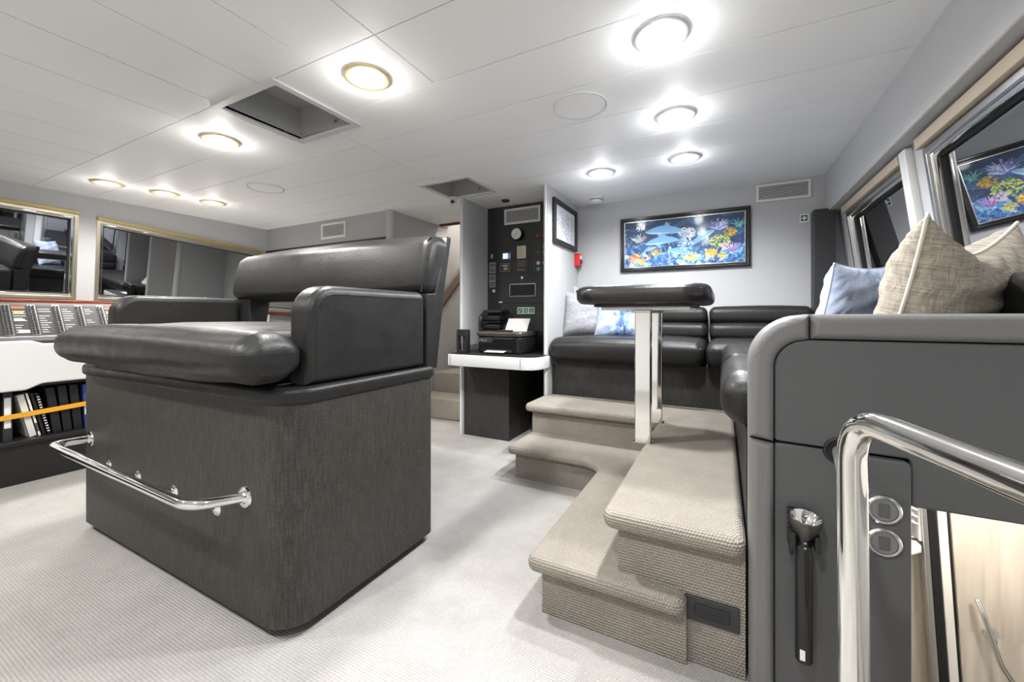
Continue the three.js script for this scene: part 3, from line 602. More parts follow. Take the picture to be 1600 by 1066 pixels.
{
  const W = 3.38, t = thing('equipment_panel', 'black instrument panel with gauge, vent and switches above the printer', 'control panel', [-1.65, .74, W]);
  const P = (a0, a1, y0, y1, d0, d1, r) => box(a0, a1, y0, y1, W - d1, W - d0, r);
  part('panel_board', P(-2.034, -1.276, .739, CEIL - .006, -.04, 0), M.charcoal, t);
  part('upper_panel', P(-2.0, -1.277, 1.44, 1.86, 0, .004, .001), M.charcoal, t);
  const g = part('gauge', lathe([[.0, .05], [.045, .05], [.052, .052], [.056, .048], [.056, 0]], [-1.695, 1.803, W - .004], [0, 0, -1], 40), M.blackG, t, 'round pressure gauge');
  part('dial', lathe([[0, .003], [.045, .002], [.045, 0]], [-1.695, 1.803, W - .054], [0, 0, -1], 40), M.paper, g, 'white dial');
  part('dial_ring', lathe([[.044, .004], [.048, .007], [.052, .003]], [-1.695, 1.803, W - .054], [0, 0, -1], 40), M.gloss, g);
  part('needle', rod([-1.71, 1.785, W - .058], [-1.682, 1.818, W - .058], .0018, .0008, 6), M.black, g);
  const v = (a0, a1, y0, y1, fr, n, mf, lab) => {
    const q = part('vent_frame', [P(a0, a1, y0, y0 + fr, 0, .012), P(a0, a1, y1 - fr, y1, 0, .012), P(a0, a0 + fr, y0 + fr, y1 - fr, 0, .012), P(a1 - fr, a1, y0 + fr, y1 - fr, 0, .012)], mf, t, lab);
    const h = (y1 - y0 - 2 * fr) / n; for (let i = 0; i < n; i++) part('blade', P(a0 + fr, a1 - fr, y0 + fr + h * (i + .2), y0 + fr + h * (i + .58), .003, .010), mf, q);
  };
  v(-1.845, -1.475, 1.905, 2.052, .018, 9, M.white, 'white louvred vent');
  const d = part('access_door', P(-1.91, -1.278, 1.165, 1.435, 0, .006, .001), M.charcoal, t);
  part('latch', lathe([[0, .014], [.012, .013], [.014, .008], [.012, .006], [.016, 0]], [-1.655, 1.395, W - .006], [0, 0, -1], 24), M.steel, d, 'steel latch');
  { const q = d, a0 = -1.79, a1 = -1.52, y0 = 1.225, y1 = 1.345; part('grille_frame', [P(a0, a1, y0, y0 + .008, .006, .011), P(a0, a1, y1 - .008, y1, .006, .011), P(a0, a0 + .008, y0, y1, .006, .011), P(a1 - .008, a1, y0, y1, .006, .011)], M.steel, q); part('grille_backing', P(a0, a1, y0, y1, .006, .0065), M.rubber, q); for (let i = 0; i < 7; i++) part('blade', P(a0 + .008, a1 - .008, y0 + .012 + i * .0145, y0 + .018 + i * .0145, .0065, .009), M.black, q); }
  // small instruments
  const face = (a0, a1, y0, y1, draw, lab, n = 128, glow) => { const tx = canvasTex(n, Math.round(n * (y1 - y0) / (a1 - a0)), draw); const m = new THREE.MeshStandardMaterial({ map: tx, roughness: .4 }); if (glow) { m.emissive = new THREE.Color(1, 1, 1); m.emissiveMap = tx; m.emissiveIntensity = .9; } part('instrument', quadUV(P(a0, a1, y0, y1, .004, .010), 'x', 'y'), m, t, lab, true); };
  const dark = (c, w, h) => { c.fillStyle = '#1b1c1e'; c.fillRect(0, 0, w, h); };
  face(-1.875, -1.775, 1.575, 1.645, (c, w, h) => { dark(c, w, h); c.fillStyle = '#b9d4ff'; c.fillRect(w * .16, h * .12, w * .5, h * .7); c.fillStyle = '#e8f2ff'; c.fillRect(w * .2, h * .2, w * .3, h * .4); c.fillStyle = '#34506e'; c.fillRect(w * .74, h * .15, w * .18, h * .7); }, 'small lit screen', 96, true);
  face(-2.0, -1.965, 1.59, 1.65, (c, w, h) => { dark(c, w, h); c.fillStyle = '#d8d4c4'; c.fillRect(w * .25, h * .15, w * .5, h * .7); }, 'pale rocker switch', 48);
  const tags = (c, w, h) => { dark(c, w, h); c.strokeStyle = '#c9c9c9'; c.lineWidth = 4; c.strokeRect(3, 3, w - 6, h - 6); c.beginPath(); c.moveTo(w / 2, 4); c.lineTo(w / 2, h - 4); c.moveTo(4, h / 2); c.lineTo(w - 4, h / 2); c.stroke(); c.fillStyle = '#ddd'; for (let i = 0; i < 12; i++) c.fillRect(w * (.12 + .5 * (i % 2)), h * (.08 + .15 * (i >> 1)), w * .22, h * .05); };
  face(-2.01, -1.94, 1.455, 1.56, tags, 'labelled switch block', 64); face(-2.01, -1.94, 1.32, 1.44, tags, 'labelled switch block', 64);
  face(-1.89, -1.785, 1.465, 1.545, (c, w, h) => { c.fillStyle = '#777'; c.fillRect(0, 0, w, h); c.fillStyle = '#222'; c.fillRect(8, 8, w - 16, h - 16); c.fillStyle = '#aaa'; c.fillRect(w * .2, h * .2, w * .6, h * .2); c.fillRect(w * .35, h * .5, w * .4, h * .3); }, 'grey framed meter');
  face(-1.71, -1.62, 1.58, 1.695, (c, w, h) => { c.fillStyle = '#d8cfb8'; c.fillRect(0, 0, w, h); c.fillStyle = '#8a836f'; for (let i = 0; i < 9; i++) c.fillRect(w * .12, h * (.1 + i * .09), w * (.5 + .25 * ((i * 7) % 3) / 2), 3); }, 'cream printed notice', 96);
  face(-1.735, -1.60, 1.45, 1.575, (c, w, h) => { c.fillStyle = '#111'; c.fillRect(0, 0, w, h); c.strokeStyle = '#555'; c.lineWidth = 3; c.strokeRect(6, 6, w - 12, h - 12); c.fillStyle = '#4b4a45'; c.fillRect(w * .2, h * .12, w * .65, h * .5); c.fillStyle = '#999'; for (let i = 0; i < 7; i++) c.fillRect(w * (.2 + i * .09), h * .75, w * .05, h * .1); }, 'dark display panel');
  const key = cols => (c, w, h) => { c.fillStyle = '#15181a'; c.fillRect(0, 0, w, h); c.strokeStyle = '#5a5f60'; c.lineWidth = 3; c.strokeRect(2, 2, w - 4, h - 4); cols.forEach((k, i) => { c.fillStyle = k; c.beginPath(); c.arc(w * (.3 + .42 * (i % 2)), h * (.28 + .44 * (i >> 1)), w * .13, 0, 7); c.fill(); }); };
  face(-1.535, -1.40, 1.59, 1.705, key(['#333', '#4d8c96', '#444', '#d0202c']), 'square of four keys, one red'); face(-1.535, -1.40, 1.44, 1.56, key(['#e8dfc0', '#58a0a0', '#4aa3c0', '#2c3c40']), 'square of four keys, teal');
  for (const x of [-1.50, -1.44]) part('button', lathe([[0, .012], [.012, .011], [.014, .004], [.018, .003], [.018, 0]], [x, 1.775, W], [0, 0, -1], 20), M.red, t, 'red button');
  for (const x of [-1.685, -1.62]) part('knob', lathe([[0, .018], [.008, .016], [.008, .004], [.012, 0]], [x, .985, W], [0, 0, -1], 16), M.steel, t, 'small steel knob');
  part('cap', lathe([[0, .01], [.014, .008], [.016, 0]], [-1.965, 1.285, W], [0, 0, -1], 16), M.white, t); part('cap', P(-1.905, -1.865, 1.168, 1.182, .006, .016, .003), M.white, t);
  part('safety_sign', quadUV(P(-1.71, -1.535, 1.065, 1.125, 0, .003), 'x', 'y'), new THREE.MeshStandardMaterial({ roughness: .5, map: canvasTex(192, 66, (c, w, h) => { c.fillStyle = '#e6efe6'; c.fillRect(0, 0, w, h); for (let i = 0; i < 3; i++) { c.fillStyle = '#3c7d56'; c.fillRect(8 + i * 62, 8, 52, 50); c.strokeStyle = '#e6efe6'; c.fillStyle = '#e6efe6'; c.lineWidth = 5; c.beginPath(); if (i === 0) { c.moveTo(18, 50); c.lineTo(48, 18); c.moveTo(18, 30); c.lineTo(30, 38); } else if (i === 1) { c.moveTo(80, 50); c.lineTo(96, 20); c.lineTo(112, 50); } else { c.moveTo(142, 48); c.lineTo(172, 48); c.moveTo(150, 18); c.lineTo(166, 40); } c.stroke(); } }) }), t, 'green and white safety sign', true);
}
{ // printer
  const x0 = -1.845, x1 = -1.43, w0 = 2.88, w1 = 3.15, y = .738;
  const t = thing('printer', 'black all-in-one printer with a sheet of paper standing on the desk', 'printer', [(x0 + x1) / 2, y, 3.1]);
  part('body', plan([[x0, w0, .05], [x1, w0, .06], [x1 + .02, w1, .03], [x0 - .02, w1, .03]], y + .004, y + .135, .012), M.blackG, t);
  part('foot', plan([[x0 + .03, w0 + .03], [x1 - .03, w0 + .03], [x1 - .03, w1 - .02], [x0 + .03, w1 - .02]], y, y + .006), M.rubber, t);
  part('lid', plan([[x0 - .008, w0 - .008, .045], [x1 + .006, w0 - .008, .055], [x1 + .02, w1, .03], [x0 - .02, w1, .03]], y + .138, y + .178, .012), std([.12, .105, .085], .3, { metalness: .6 }), t, 'dark metallic lid');
  const cp = part('control_strip', box(x0 + .03, x0 + .15, y + .085, y + .125, w0 - .004, w0 + .01, .004), M.charcoal, t);
  part('screen', box(x0 + .06, x0 + .105, y + .093, y + .116, w0 - .006, w0 - .002), M.grey, cp); part('dial', lathe([[.009, .001], [.011, .003], [.013, 0]], [x0 + .043, y + .105, w0 - .004], [0, 0, -1], 20), M.steel, cp);
  part('door_lip', tube([[x0 + .15, y + .10, w0 - .002], [x0 + .18, y + .122, w0 - .004, .01], [x1 - .09, y + .122, w0 - .004, .01], [x1 - .06, y + .128, w0]], .005, { k: 8 }), M.charcoal, t);
  part('output_slot', box(x0 + .09, x1 - .08, y + .012, y + .034, w0 - .003, w0 + .02), M.rubber, t);
  part('output_sheet', side([[w0 - .06, y + .014], [w0 + .05, y + .03], [w0 + .05, y + .0315], [w0 - .06, y + .0155]], x0 + .11, x0 + .29), M.paper, t, 'white sheet');
  part('paper_tray', side([[w1 - .05, y + .17], [w1 - .035, y + .17], [w1 + .03, y + .245], [w1 + .015, y + .245]], x0 + .12, x1 - .01, .002), M.black, t);
  part('paper', side([[w1 - .058, y + .172], [w1 - .055, y + .172], [w1 + .02, y + .285], [w1 + .017, y + .285]], x0 + .155, x0 + .365), M.paper, t, 'white sheet standing up');
  solo('pen', rod([x0 + .19, y + .185, 2.92], [x0 + .31, y + .185, 2.95], .007), M.black, 'black pen lying on the printer lid', 'pen');
}
{ // letter rack and phone stand on the desk
  const x0 = -2.01, x1 = -1.80, w0 = 3.19, w1 = 3.36, y = .738, t = thing('letter_rack', 'tall black wire letter rack full of dark folders beside the printer', 'rack', [-1.905, y, 3.27]);
  for (let i = 0; i < 4; i++) { part('tier', side([[w0, y + .012 + i * .078], [w1, y + .012 + i * .078], [w1, y + .085 + i * .078], [w1 - .012, y + .085 + i * .078], [w1 - .012, y + .022 + i * .078], [w0, y + .022 + i * .078]], x0, x1, .001), M.black, t); part('folder', soft(x0 + .012, x1 - .012, y + .026 + i * .078, y + .078 + i * .078, w0 + .02, w1 - .02, .018, { noise: .004, seg: 4, k: 3 }), M.hide, t); }
  for (const x of [x0, x1]) part('side_wire', [tube([[x, y + .004, w0], [x, y + .30, w0, .01], [x, y + .36, w1 - .07, .02], [x, y + .36, w1], [x, y + .004, w1]], .004, { k: 6 }), ...[0, 1, 2].map(i => tube([[x, y + .03 + i * .085, w0 + .01], [x, y + .12 + i * .085, w1 - .03]], .003, { k: 6 }))], M.black, t);
  part('top_folder', box(x0 + .02, x1 - .005, y + .335, y + .362, w0 + .03, w1, .008), M.charcoal, t);
  const X0 = -1.985, X1 = -1.885, u = thing('handset_stand', 'small black upright stand with a chrome cylinder at the desk corner', 'stand', [-1.93, y, 2.83]);
  part('frame', front((() => { const s = rpoly([[X0, y, .006], [X1, y, .006], [X1, y + .195, .012], [X0, y + .195, .012]]); s.holes.push(rpoly([[X0 + .022, y + .02], [X0 + .022, y + .14], [X1 - .012, y + .14], [X1 - .012, y + .02]], new THREE.Path())); return s; })(), 2.79, 2.85, .004), M.black, u);
  part('cylinder', rod([X0 + .038, y + .004, 2.82], [X0 + .038, y + .138, 2.82], .016), M.chrome, u, 'chrome cylinder');
  part('keypad', [box(X1 - .045, X1 - .014, y + .022, y + .138, 2.815, 2.845, .004), box(X1 - .04, X1 - .02, y + .03, y + .06, 2.81, 2.82), box(X1 - .04, X1 - .02, y + .08, y + .11, 2.81, 2.82)], M.charcoal, u);
}
// chart bulkhead: framed chart, red alarm, outlet with plug
{
  const X = -1.234, t = thing('framed_chart', 'black-framed deck plan hanging on the chart bulkhead', 'picture', [X, 1.645, 3.34]);
  const o = [[3.06, 1.645], [3.63, 1.645], [3.63, 2.01], [3.06, 2.01]], i = [[3.098, 1.683], [3.098, 1.972], [3.592, 1.972], [3.592, 1.683]];
  const s = rpoly(o); s.holes.push(rpoly(i, new THREE.Path()));
  part('frame', side(s, X, X + .026, .004), M.black, t, 'black frame');
  part('print', quadUV(box(X + .001, X + .008, 1.68, 1.975, 3.095, 3.595), '-z', 'y'), new THREE.MeshStandardMaterial({ roughness: .35, map: canvasTex(512, 302, (c, w, h) => {
    c.fillStyle = '#e8eaf0'; c.fillRect(0, 0, w, h); let k = 11; const R = () => { k = (k * 16807) % 2147483647; return k / 2147483647; };
    c.strokeStyle = '#6f7684'; c.lineWidth = 1.5;
    for (let i = 0; i < 70; i++) { const x = 30 + R() * 330, y = 30 + R() * 230, a = 8 + R() * 40, b = 6 + R() * 26; c.strokeRect(x, y, a, b); if (R() > .6) { c.fillStyle = ['#9aa7c4', '#b7bcc6', '#c8b8b8'][i % 3]; c.fillRect(x + 2, y + 2, a * .4, b * .5); } }
    c.beginPath(); for (let i = 0; i < 60; i++) { c.moveTo(30 + R() * 340, 30 + R() * 240); c.lineTo(30 + R() * 340, 30 + R() * 240); } c.globalAlpha = .3; c.stroke(); c.globalAlpha = 1;
    c.strokeRect(400, 40, 70, 130); c.fillStyle = '#8e929c'; for (let i = 0; i < 14; i++) c.fillRect(408, 48 + i * 8.6, 20 + R() * 34, 3); for (let i = 0; i < 6; i++) c.fillRect(400, 200 + i * 10, 30 + R() * 50, 3);
  }) }), t, 'printed deck plan', true);
}
{
  const X = -1.234, t = thing('alarm_call_point', 'red alarm unit at the corner of the chart bulkhead', 'alarm', [X, 1.51, 3.655]);
  part('housing', box(X, X + .05, 1.51, 1.625, 3.61, 3.69, .008), M.red, t);
  part('label_face', [box(X + .05, X + .052, 1.575, 1.61, 3.625, 3.675)], M.paper, t); part('toggle', [box(X + .05, X + .065, 1.535, 1.565, 3.635, 3.665, .004)], M.blue, t);
  const u = thing('wall_outlet', 'white wall outlet behind the grey pillow with a black plug', 'outlet', [X, 1.20, 3.65]);
  part('plate', box(X, X + .008, 1.185, 1.32, 3.60, 3.69, .003), M.gloss, u); part('plug', box(X + .008, X + .05, 1.262, 1.287, 3.64, 3.665, .005), M.black, u);
  part('cord', tube([[X + .048, 1.275, 3.652], [X + .085, 1.275, 3.652, .02], [X + .09, 1.15, 3.66]], .004, { k: 8 }), M.black, u);
}
// reef picture on the back wall and sign
{
  const W = 3.72, a0 = -.829, a1 = .186, y0 = 1.44, y1 = 1.917, t = thing('reef_picture', 'wide black-framed painting of dolphins over a colourful coral reef', 'picture', [-.32, y0, W]);
  const ring = (d0, d1) => { const s = rpoly([[a0 + d0, y0 + d0], [a1 - d0, y0 + d0], [a1 - d0, y1 - d0], [a0 + d0, y1 - d0]]); s.holes.push(rpoly([[a0 + d1, y0 + d1], [a0 + d1, y1 - d1], [a1 - d1, y1 - d1], [a1 - d1, y0 + d1]], new THREE.Path())); return s; };
  part('frame', front(ring(0, .022), W - .03, W, .005), M.blackG, t, 'black frame'); part('inner_frame', front(ring(.02, .036), W - .022, W, .004), M.blackG, t); part('slip', front(ring(.034, .04), W - .018, W), M.steel, t, 'silver slip');
  const tx = canvasTex(1024, 452, (c, w, h) => {
    let k = 5; const R = () => { k = (k * 16807) % 2147483647; return k / 2147483647; };
    const g = c.createLinearGradient(0, 0, 0, h); g.addColorStop(0, '#0c2f55'); g.addColorStop(.5, '#10386f'); g.addColorStop(1, '#1c4f8a'); c.fillStyle = g; c.fillRect(0, 0, w, h);
    c.globalAlpha = .35; for (let i = 0; i < 40; i++) { c.fillStyle = ['#061c3c', '#3c86c0', '#0a2a5e', '#6fb4e0'][i % 4]; c.beginPath(); c.ellipse(R() * w, R() * h * .8, 30 + R() * 90, 8 + R() * 22, R() - .5, 0, 7); c.fill(); } c.globalAlpha = 1;
    const dolphin = (x, y, s, a, f) => { c.save(); c.translate(x, y); c.rotate(a); c.scale(s * f, s); c.fillStyle = '#79b4e4'; c.beginPath(); c.moveTo(-120, 8); c.quadraticCurveTo(-60, -34, 10, -34); c.lineTo(22, -62); c.quadraticCurveTo(40, -50, 50, -28); c.quadraticCurveTo(110, -14, 140, 18); c.lineTo(170, 4); c.lineTo(158, 24); c.lineTo(166, 44); c.lineTo(136, 26); c.quadraticCurveTo(60, 30, 0, 26); c.lineTo(-6, 60); c.quadraticCurveTo(-30, 48, -34, 26); c.quadraticCurveTo(-80, 26, -120, 8); c.fill(); c.fillStyle = '#b7daf2'; c.beginPath(); c.moveTo(-118, 10); c.quadraticCurveTo(-50, 10, 60, 22); c.quadraticCurveTo(0, 30, -34, 26); c.quadraticCurveTo(-90, 24, -118, 10); c.fill(); c.restore(); };
    for (let i = 0; i < 120; i++) { c.fillStyle = ['#2c66a8', '#4a90c8', '#1a3f80', '#86c4e0', '#3d78b8', '#9fd0da'][i % 6]; c.beginPath(); c.ellipse(R() * w, h * (.68 + .32 * R()), 14 + R() * 50, 6 + R() * 20, R() * 3, 0, 7); c.fill(); }
    for (let i = 0; i < 700; i++) { c.globalAlpha = .25 + .4 * R(); c.fillStyle = ['#9cc8e8', '#5c9cd4', '#dceaf4', '#3a6cb0', '#7cb8d0', '#c8d8ec'][i % 6]; c.beginPath(); c.ellipse(R() * w, h * (.12 + .88 * Math.sqrt(R())), 3 + R() * 16, 2 + R() * 5, R() * 3, 0, 7); c.fill(); } c.globalAlpha = 1;
    dolphin(350, 105, 1.35, .02, 1); dolphin(330, 205, 1.2, -.1, 1); dolphin(240, 275, .5, -.3, -1); dolphin(700, 190, .9, -.55, -1); dolphin(500, 320, .95, .22, 1);
    const puff = (x, y, r, cols, n) => { for (let i = 0; i < n; i++) { const a = R() * 6.28, d = r * Math.sqrt(R()); c.fillStyle = cols[Math.floor(R() * cols.length)]; c.beginPath(); c.ellipse(x + d * Math.cos(a), y + d * Math.sin(a) * .8, 4 + R() * 9, 3 + R() * 5, a, 0, 7); c.fill(); } };
    const fan = (x, y, r, cols, n) => { for (let i = 0; i < n; i++) { const a = -Math.PI * (.08 + .84 * R()); c.strokeStyle = cols[Math.floor(R() * cols.length)]; c.lineWidth = 2 + R() * 5; c.lineCap = 'round'; const rr = r; r = rr * (.45 + .55 * R()); const bx = x + (R() - .5) * rr * .5, by = y - R() * rr * .3; c.beginPath(); c.moveTo(bx, by); c.quadraticCurveTo(bx + r * .3 * Math.cos(a) + (R() - .5) * 14, by + r * .4 * Math.sin(a), bx + r * .8 * Math.cos(a), by + r * .8 * Math.sin(a)); c.stroke(); r = rr; } };
    puff(560, 150, 75, ['#dfe9f4', '#a9c6e8', '#7fa6d6', '#f4e6dc'], 130); puff(540, 250, 70, ['#8fb8d8', '#dfe9f0', '#6f9cc8'], 90); puff(150, 60, 40, ['#f4f6fa', '#cfe2f4'], 30);
    fan(130, 210, 95, ['#d8ecec', '#9fc4c8', '#e8b8a0', '#6f9a9c'], 42); fan(820, 150, 130, ['#8c94d8', '#c8cdf2', '#5a62b4', '#e4e6fa'], 48); fan(975, 140, 90, ['#7fd0c0', '#4aa09c'], 22);
    puff(830, 255, 80, ['#b8cc48', '#d8dc50', '#7ba848', '#e4e890'], 120); puff(910, 170, 52, ['#c8a030', '#a88420', '#e0c050'], 70);
    puff(90, 370, 62, ['#d86a30', '#e8a048', '#c8402c', '#f0c060'], 90); fan(155, 430, 70, ['#f0c840', '#ffe890', '#d89a20'], 44); puff(285, 320, 36, ['#d8952c', '#e8b440', '#a8641c'], 40); puff(210, 360, 26, ['#30221a', '#f0a040', '#f4e8d8'], 26);
    fan(590, 420, 95, ['#f0e8a0', '#e8c850', '#fff6d0', '#b8a040'], 60); puff(760, 355, 48, ['#e8b82c', '#f4d860', '#b8841c'], 80); puff(850, 385, 34, ['#e8d870', '#c8b040'], 30);
    fan(930, 350, 80, ['#a884d8', '#d05090', '#c8b8ec', '#7c64b8'], 50); puff(880, 300, 44, ['#d8d4ec', '#a8a0d0', '#e8c8d0'], 50); puff(400, 400, 60, ['#5c7cc0', '#84a4dc', '#3c5ca0'], 50);
  });
  part('painting', quadUV(box(a0 + .038, a1 - .038, y0 + .038, y1 - .038, W - .012, W - .006), 'x', 'y'), new THREE.MeshPhysicalMaterial({ map: tx, roughness: .5, clearcoat: .5, clearcoatRoughness: .08 }), t, 'reef painting under glass', true);
  solo('wall_sign', quadUV(box(.508, .562, 1.752, 1.812, W - .004, W), 'x', 'y'), new THREE.MeshStandardMaterial({ roughness: .5, map: canvasTex(96, 104, (c, w, h) => { c.fillStyle = '#eef0ee'; c.fillRect(0, 0, w, h); c.fillStyle = '#4c5a54'; c.fillRect(10, 12, 76, 80); c.fillStyle = '#eef0ee'; c.fillRect(40, 26, 16, 52); c.fillRect(22, 44, 52, 16); }) }), 'small square sign with a white cross on the back wall', 'sign', null, true);
}

// ================================================================ PILLOWS
function pillow(name, label, size, thick, mat, pm, pos, rot, opt) {
  const t = new THREE.Group(); t.name = numbered(name); t.userData = { label, category: 'pillow' }; scene.add(t);
  const [g, p] = pillowGeo(size, thick, opt);
  const a = mesh(g, mat); a.name = 'cushion'; t.add(a); const b = mesh(clean(p), pm); b.name = 'piping'; t.add(b);
  t.position.set(pos[0], pos[1], -pos[2]);
  if (rot.along) { const e = V(...rot.along).normalize(), u = V(...rot.up); u.addScaledVector(e, -u.dot(e)).normalize(); t.quaternion.setFromRotationMatrix(new THREE.Matrix4().makeBasis(e, u, e.clone().cross(u))); }
  else t.rotation.set(...rot, 'YXZ');
  return t;
}
const dye = (base, dark, seedK, style) => new THREE.MeshStandardMaterial({ roughness: .8, bumpMap: linenBump, bumpScale: .0006, map: canvasTex(512, 512, (c, w, h) => {
  let k = seedK; const R = () => { k = (k * 16807) % 2147483647; return k / 2147483647; };
  c.fillStyle = base; c.fillRect(0, 0, w, h);
  for (let i = 0; i < 900; i++) { const x = R() * w; const band = style ? Math.exp(-(((x - w * .62) / (w * .17)) ** 2)) : .35 + .3 * Math.sin(x * .03); c.globalAlpha = (.04 + .3 * band) * R(); c.fillStyle = dark[Math.floor(R() * dark.length)]; const ww = 6 + R() * 40, hh = 10 + R() * 90; c.fillRect(x - ww / 2, R() * h - hh / 2, ww, hh); }
  for (let i = 0; i < 300; i++) { c.globalAlpha = .25 * R(); c.fillStyle = i % 2 ? '#eef3fb' : dark[0]; c.fillRect(R() * w, R() * h, 4 + R() * 50, 2 + R() * 6); } c.globalAlpha = 1;
}) });
const dyeA = dye('#c3d2ea', ['#3f78c8', '#1d3c84', '#2a5cb4', '#101f4c'], 31, 1), dyeB = dye('#bcc6d8', ['#8c9ab6', '#6a7896', '#a4b2cc'], 77, 0);
M.linenG.map = linenMap.clone(); M.linenG.map.repeat.set(2.2, 2.2); M.linen.map = linenMap.clone(); M.linen.map.repeat.set(2.4, 2.4); M.linen.bumpMap = linenBump.clone(); M.linen.bumpMap.repeat.set(2.4, 2.4);
dyeA.bumpMap = dyeB.bumpMap = M.linenG.bumpMap = M.linen.bumpMap;
pillow('throw_pillow', 'pale grey linen pillow leaning in the settee corner under the chart', .43, .16, M.linenG, M.linenG, [-1.05, 1.082, 3.42], [-.28, .25, .0], { sag: .06, wrinkle: .004 });
pillow('throw_pillow', 'white and deep blue tie-dyed pillow behind the table leg', .40, .15, dyeA, dyeA, [-.76, 1.06, 3.36], [-.25, -.05, .0], { wrinkle: .008, ph: 1 });
pillow('throw_pillow', 'pale blue mottled pillow on the right side of the settee', .42, .15, dyeB, dyeB, [.55, 1.085, 2.52], { along: [.66, 0, .75], up: [.30, .95, 0] }, { wrinkle: .01, ph: 2 });
pillow('throw_pillow', 'large beige linen pillow with pointed corners above the grey end panel', .48, .22, M.linen, M.pipeW, [.585, 1.09, 1.66], { along: [.66, .04, .75], up: [.34, .94, 0] }, { wrinkle: .009, ph: 3, pipe: .005, sag: .085 });

// ================================================================ LEFT CONSOLE
{
  const t = thing('helm_console', 'long white and grey helm console with breaker panels and a book shelf below the windows', 'console', [-4.2, 0, .9]);
  const s0 = -1.2, s1 = 3.0;
  part('plinth', box(-4.9, -3.88, 0, .245, s0, s1, .004), M.black, t, 'black plinth');
  part('shelf_board', box(-4.9, -3.86, .245, .272, s0, s1, .004), M.black, t);
  part('shelf_back', box(-4.9, -4.16, .272, .62, s0, s1), M.charcoal, t);
  part('shelf_top', box(-4.16, -3.875, .60, .62, s0, s1), M.charcoal, t);
  part('front_panel', side([[s0, .585], [.83, .585, .05], [.90, .618, .05], [s1, .618], [s1, .872], [.905, .872, .04], [.85, .893, .04], [s0, .893]], -3.875, -3.835, .012), M.gloss, t, 'white moulded front');
  part('core', box(-4.9, -3.875, .62, .865, s0, s1), M.cream, t);
  part('ledge', box(-4.25, -3.85, .872, .892, s0, 1.7, .004), M.charcoal, t);
  part('edge_strip', box(-4.25, -4.16, .888, .908, s0, 1.7, .003), M.steel, t, 'pale metal strip');
  // sloping breaker panel
  const A = [-4.2, .90], B = [-4.36, 1.14], L = Math.hypot(B[0] - A[0], B[1] - A[1]), d = [(B[0] - A[0]) / L, (B[1] - A[1]) / L], n = [d[1], -d[0]];
  const sl = (s, a, h) => [A[0] + d[0] * a + n[0] * h, A[1] + d[1] * a + n[1] * h, s];
  const slab = (w0, w1, a0, a1, h0, h1) => { const g = new THREE.BoxGeometry(w1 - w0, a1 - a0, h1 - h0); g.applyMatrix4(new THREE.Matrix4().makeBasis(new THREE.Vector3(0, 0, -1), new THREE.Vector3(d[0], d[1], 0), new THREE.Vector3(n[0], n[1], 0))); const c = sl((w0 + w1) / 2, (a0 + a1) / 2, (h0 + h1) / 2); g.translate(c[0], c[1], -c[2]); return g; };
  part('panel_board', slab(s0, 1.7, 0, L, -.02, 0), M.grey, t, 'grey sloping panel');
  part('panel_back', [box(-4.95, -4.40, .86, 1.135, s0, 1.7)], M.charcoal, t);
  const lab = v => new THREE.MeshStandardMaterial({ roughness: .5, map: canvasTex(128, 384, (c, w, h) => { c.fillStyle = '#1d1e20'; c.fillRect(0, 0, w, h); let k = 3 + v * 97; const R = () => { k = (k * 16807) % 2147483647; return k / 2147483647; }; for (let i = 0; i < 12; i++) { c.fillStyle = '#c4c4c0'; if (R() > .2) c.fillRect(10, 16 + i * 30, 40 + R() * 70, 7); } if (v === 1) { c.fillStyle = '#e0532a'; c.fillRect(6, 14, 110, 26); c.fillStyle = '#e8d02c'; c.fillRect(18, 80, 80, 20); c.fillStyle = '#eee'; c.fillRect(10, 180, 86, 20); c.fillRect(30, 320, 90, 36); } }) });
  const labs = [0, 1, 2, 3].map(lab);
  for (let i = 0; i < 12; i++) {
    const w = .925 + (i - 6) * .118 - .06;
    const g = slab(w, w + .072, .02, L - .025, 0, .002); part('label_plate', quadUV(g, '-z', 'y'), labs[(i + 3) % 4], t, 'printed label plate', true);
    part('breaker_strip', slab(w + .077, w + .113, .016, L - .02, 0, .006), M.steel, t);
    const sw = part('breaker_row', [0, 1].flatMap(c => Array.from({ length: 12 }, (_, k) => slab(w + .080 + c * .017, w + .090 + c * .017, .026 + k * (L - .05) / 12, .038 + k * (L - .05) / 12, .006, .016))), M.black, t, 'two columns of black breakers'); sw.userData.kind = 'stuff';
  }
  part('after_counter', box(-4.9, -4.35, .865, .94, 1.72, s1, .006), M.gloss, t, 'white counter');
  part('after_panel', box(-5.0, -4.9, .9, 1.06, 1.72, s1), M.cream, t);
}
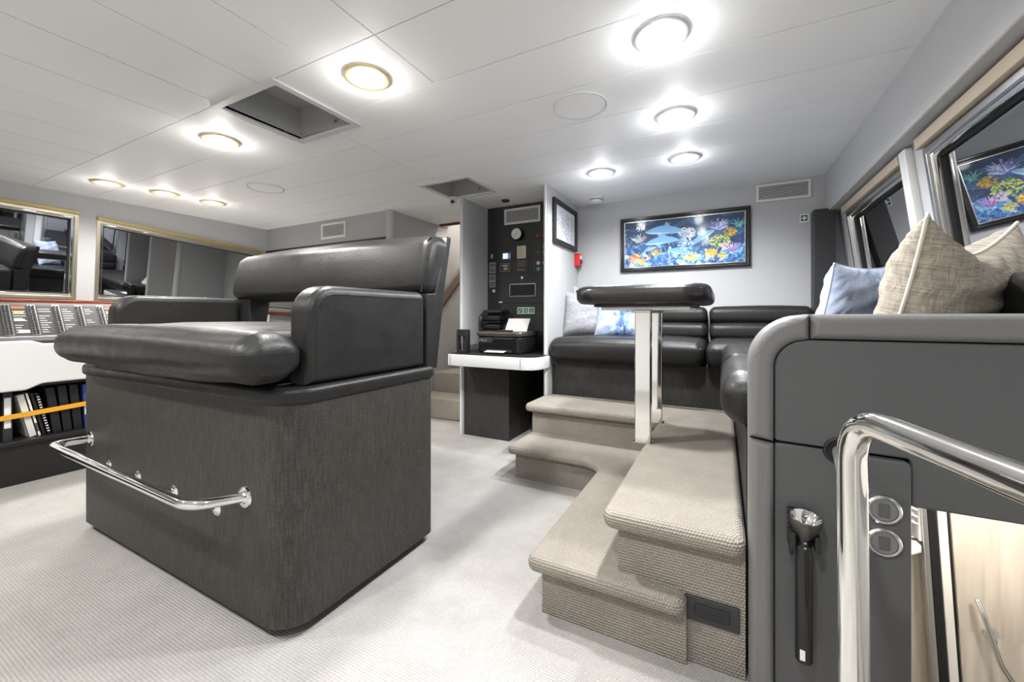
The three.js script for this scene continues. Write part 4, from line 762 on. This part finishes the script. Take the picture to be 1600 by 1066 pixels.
// books on the console shelf
{
  const G = 'books on the console shelf', y = .272, X = -3.93;
  function book(name, label, w0, th, h, dep, mat, leanW, extra) {
    const t = thing(name, label, 'book', [X - dep / 2, y, w0 + th / 2], G);
    const sh = g => { if (leanW) { g = clean(g); const a = leanW, m = new THREE.Matrix4().makeTranslation(0, y, -w0).multiply(new THREE.Matrix4().makeRotationX(a)).multiply(new THREE.Matrix4().makeTranslation(0, -y, w0)); g.applyMatrix4(m); if (a > 0) { } } return g; };
    part('cover', [sh(box(X - dep, X, y, y + h, w0, w0 + .003)), sh(box(X - dep, X, y, y + h, w0 + th - .003, w0 + th)), sh(box(X - .003, X, y, y + h, w0, w0 + th))], mat, t);
    part('pages', sh(box(X - dep + .005, X - .003, y + .005, y + h - .005, w0 + .003, w0 + th - .003)), M.paper, t);
    if (extra) extra(t, sh, w0, th, h);
  }
  const spine = (col, r0, r1) => (t, sh, w0, th, h) => part('spine_label', sh(box(X, X + .0015, y + h * r0, y + h * r1, w0 + th * .2, w0 + th * .8)), col, t, 'pale spine label');
  const tilt = -.14;                                       // tops lean towards the near end
  book('paper_file', 'slim white file at the near end of the shelf', .712, .028, .29, .22, M.paper, 0);
  book('ring_binder', 'grey and black ring binder beside the white file', .752, .045, .315, .24, M.charcoal, 0, spine(M.paper, .25, .85));
  book('manual', 'thick cream manual leaning on the shelf', .862, .036, .28, .22, M.cream, .2);
  book('manual', 'slim white manual leaning against the cream one', .90, .016, .285, .22, M.paper, .2, spine(M.grey, .1, .3));
  book('manual', 'slim black manual leaning between white and spiral books', .918, .02, .28, .22, M.black, .2);
  book('spiral_book', 'black spiral-bound book with white rings', .940, .02, .275, .22, M.black, .2, (t, sh, w0, th, h) => { for (let i = 0; i < 14; i++) part('ring', sh(rod([X + .003, y + .02 + i * .018, w0 + .004], [X + .003, y + .02 + i * .018, w0 + th - .004], .004, .004, 8)), M.white, t); });
  book('ring_binder', 'black ring binder behind the strap, next to the spiral book', .964, .046, .30, .24, M.black, .12);
  book('ring_binder', 'black ring binder behind the strap, middle of the three', 1.013, .046, .305, .24, M.black, .1);
  book('ring_binder', 'black ring binder behind the strap, next to the blue book', 1.062, .046, .305, .24, M.black, .08);
  book('manual', 'dark blue book behind the yellow strap', 1.114, .033, .30, .22, M.blue, .04, spine(M.paper, .3, .6));
  book('ring_binder', 'black ring binder hidden behind the helm bench', 1.15, .05, .30, .24, M.black, .02);
  const st = thing('shelf_strap', 'yellow strap stretched across the books on the shelf', 'strap', [-3.905, .41, .95]);
  part('webbing', side([[.735, .402], [1.22, .432], [1.22, .462], [.735, .432]], -3.915, -3.911), M.yellow, st); part('end_hook', box(-3.917, -3.907, .41, .425, .722, .737, .002), M.steel, st);
}
scene.traverse(o => { if (o.isMesh) { o.castShadow = true; o.receiveShadow = true; } });
renderer.render(scene, camera);
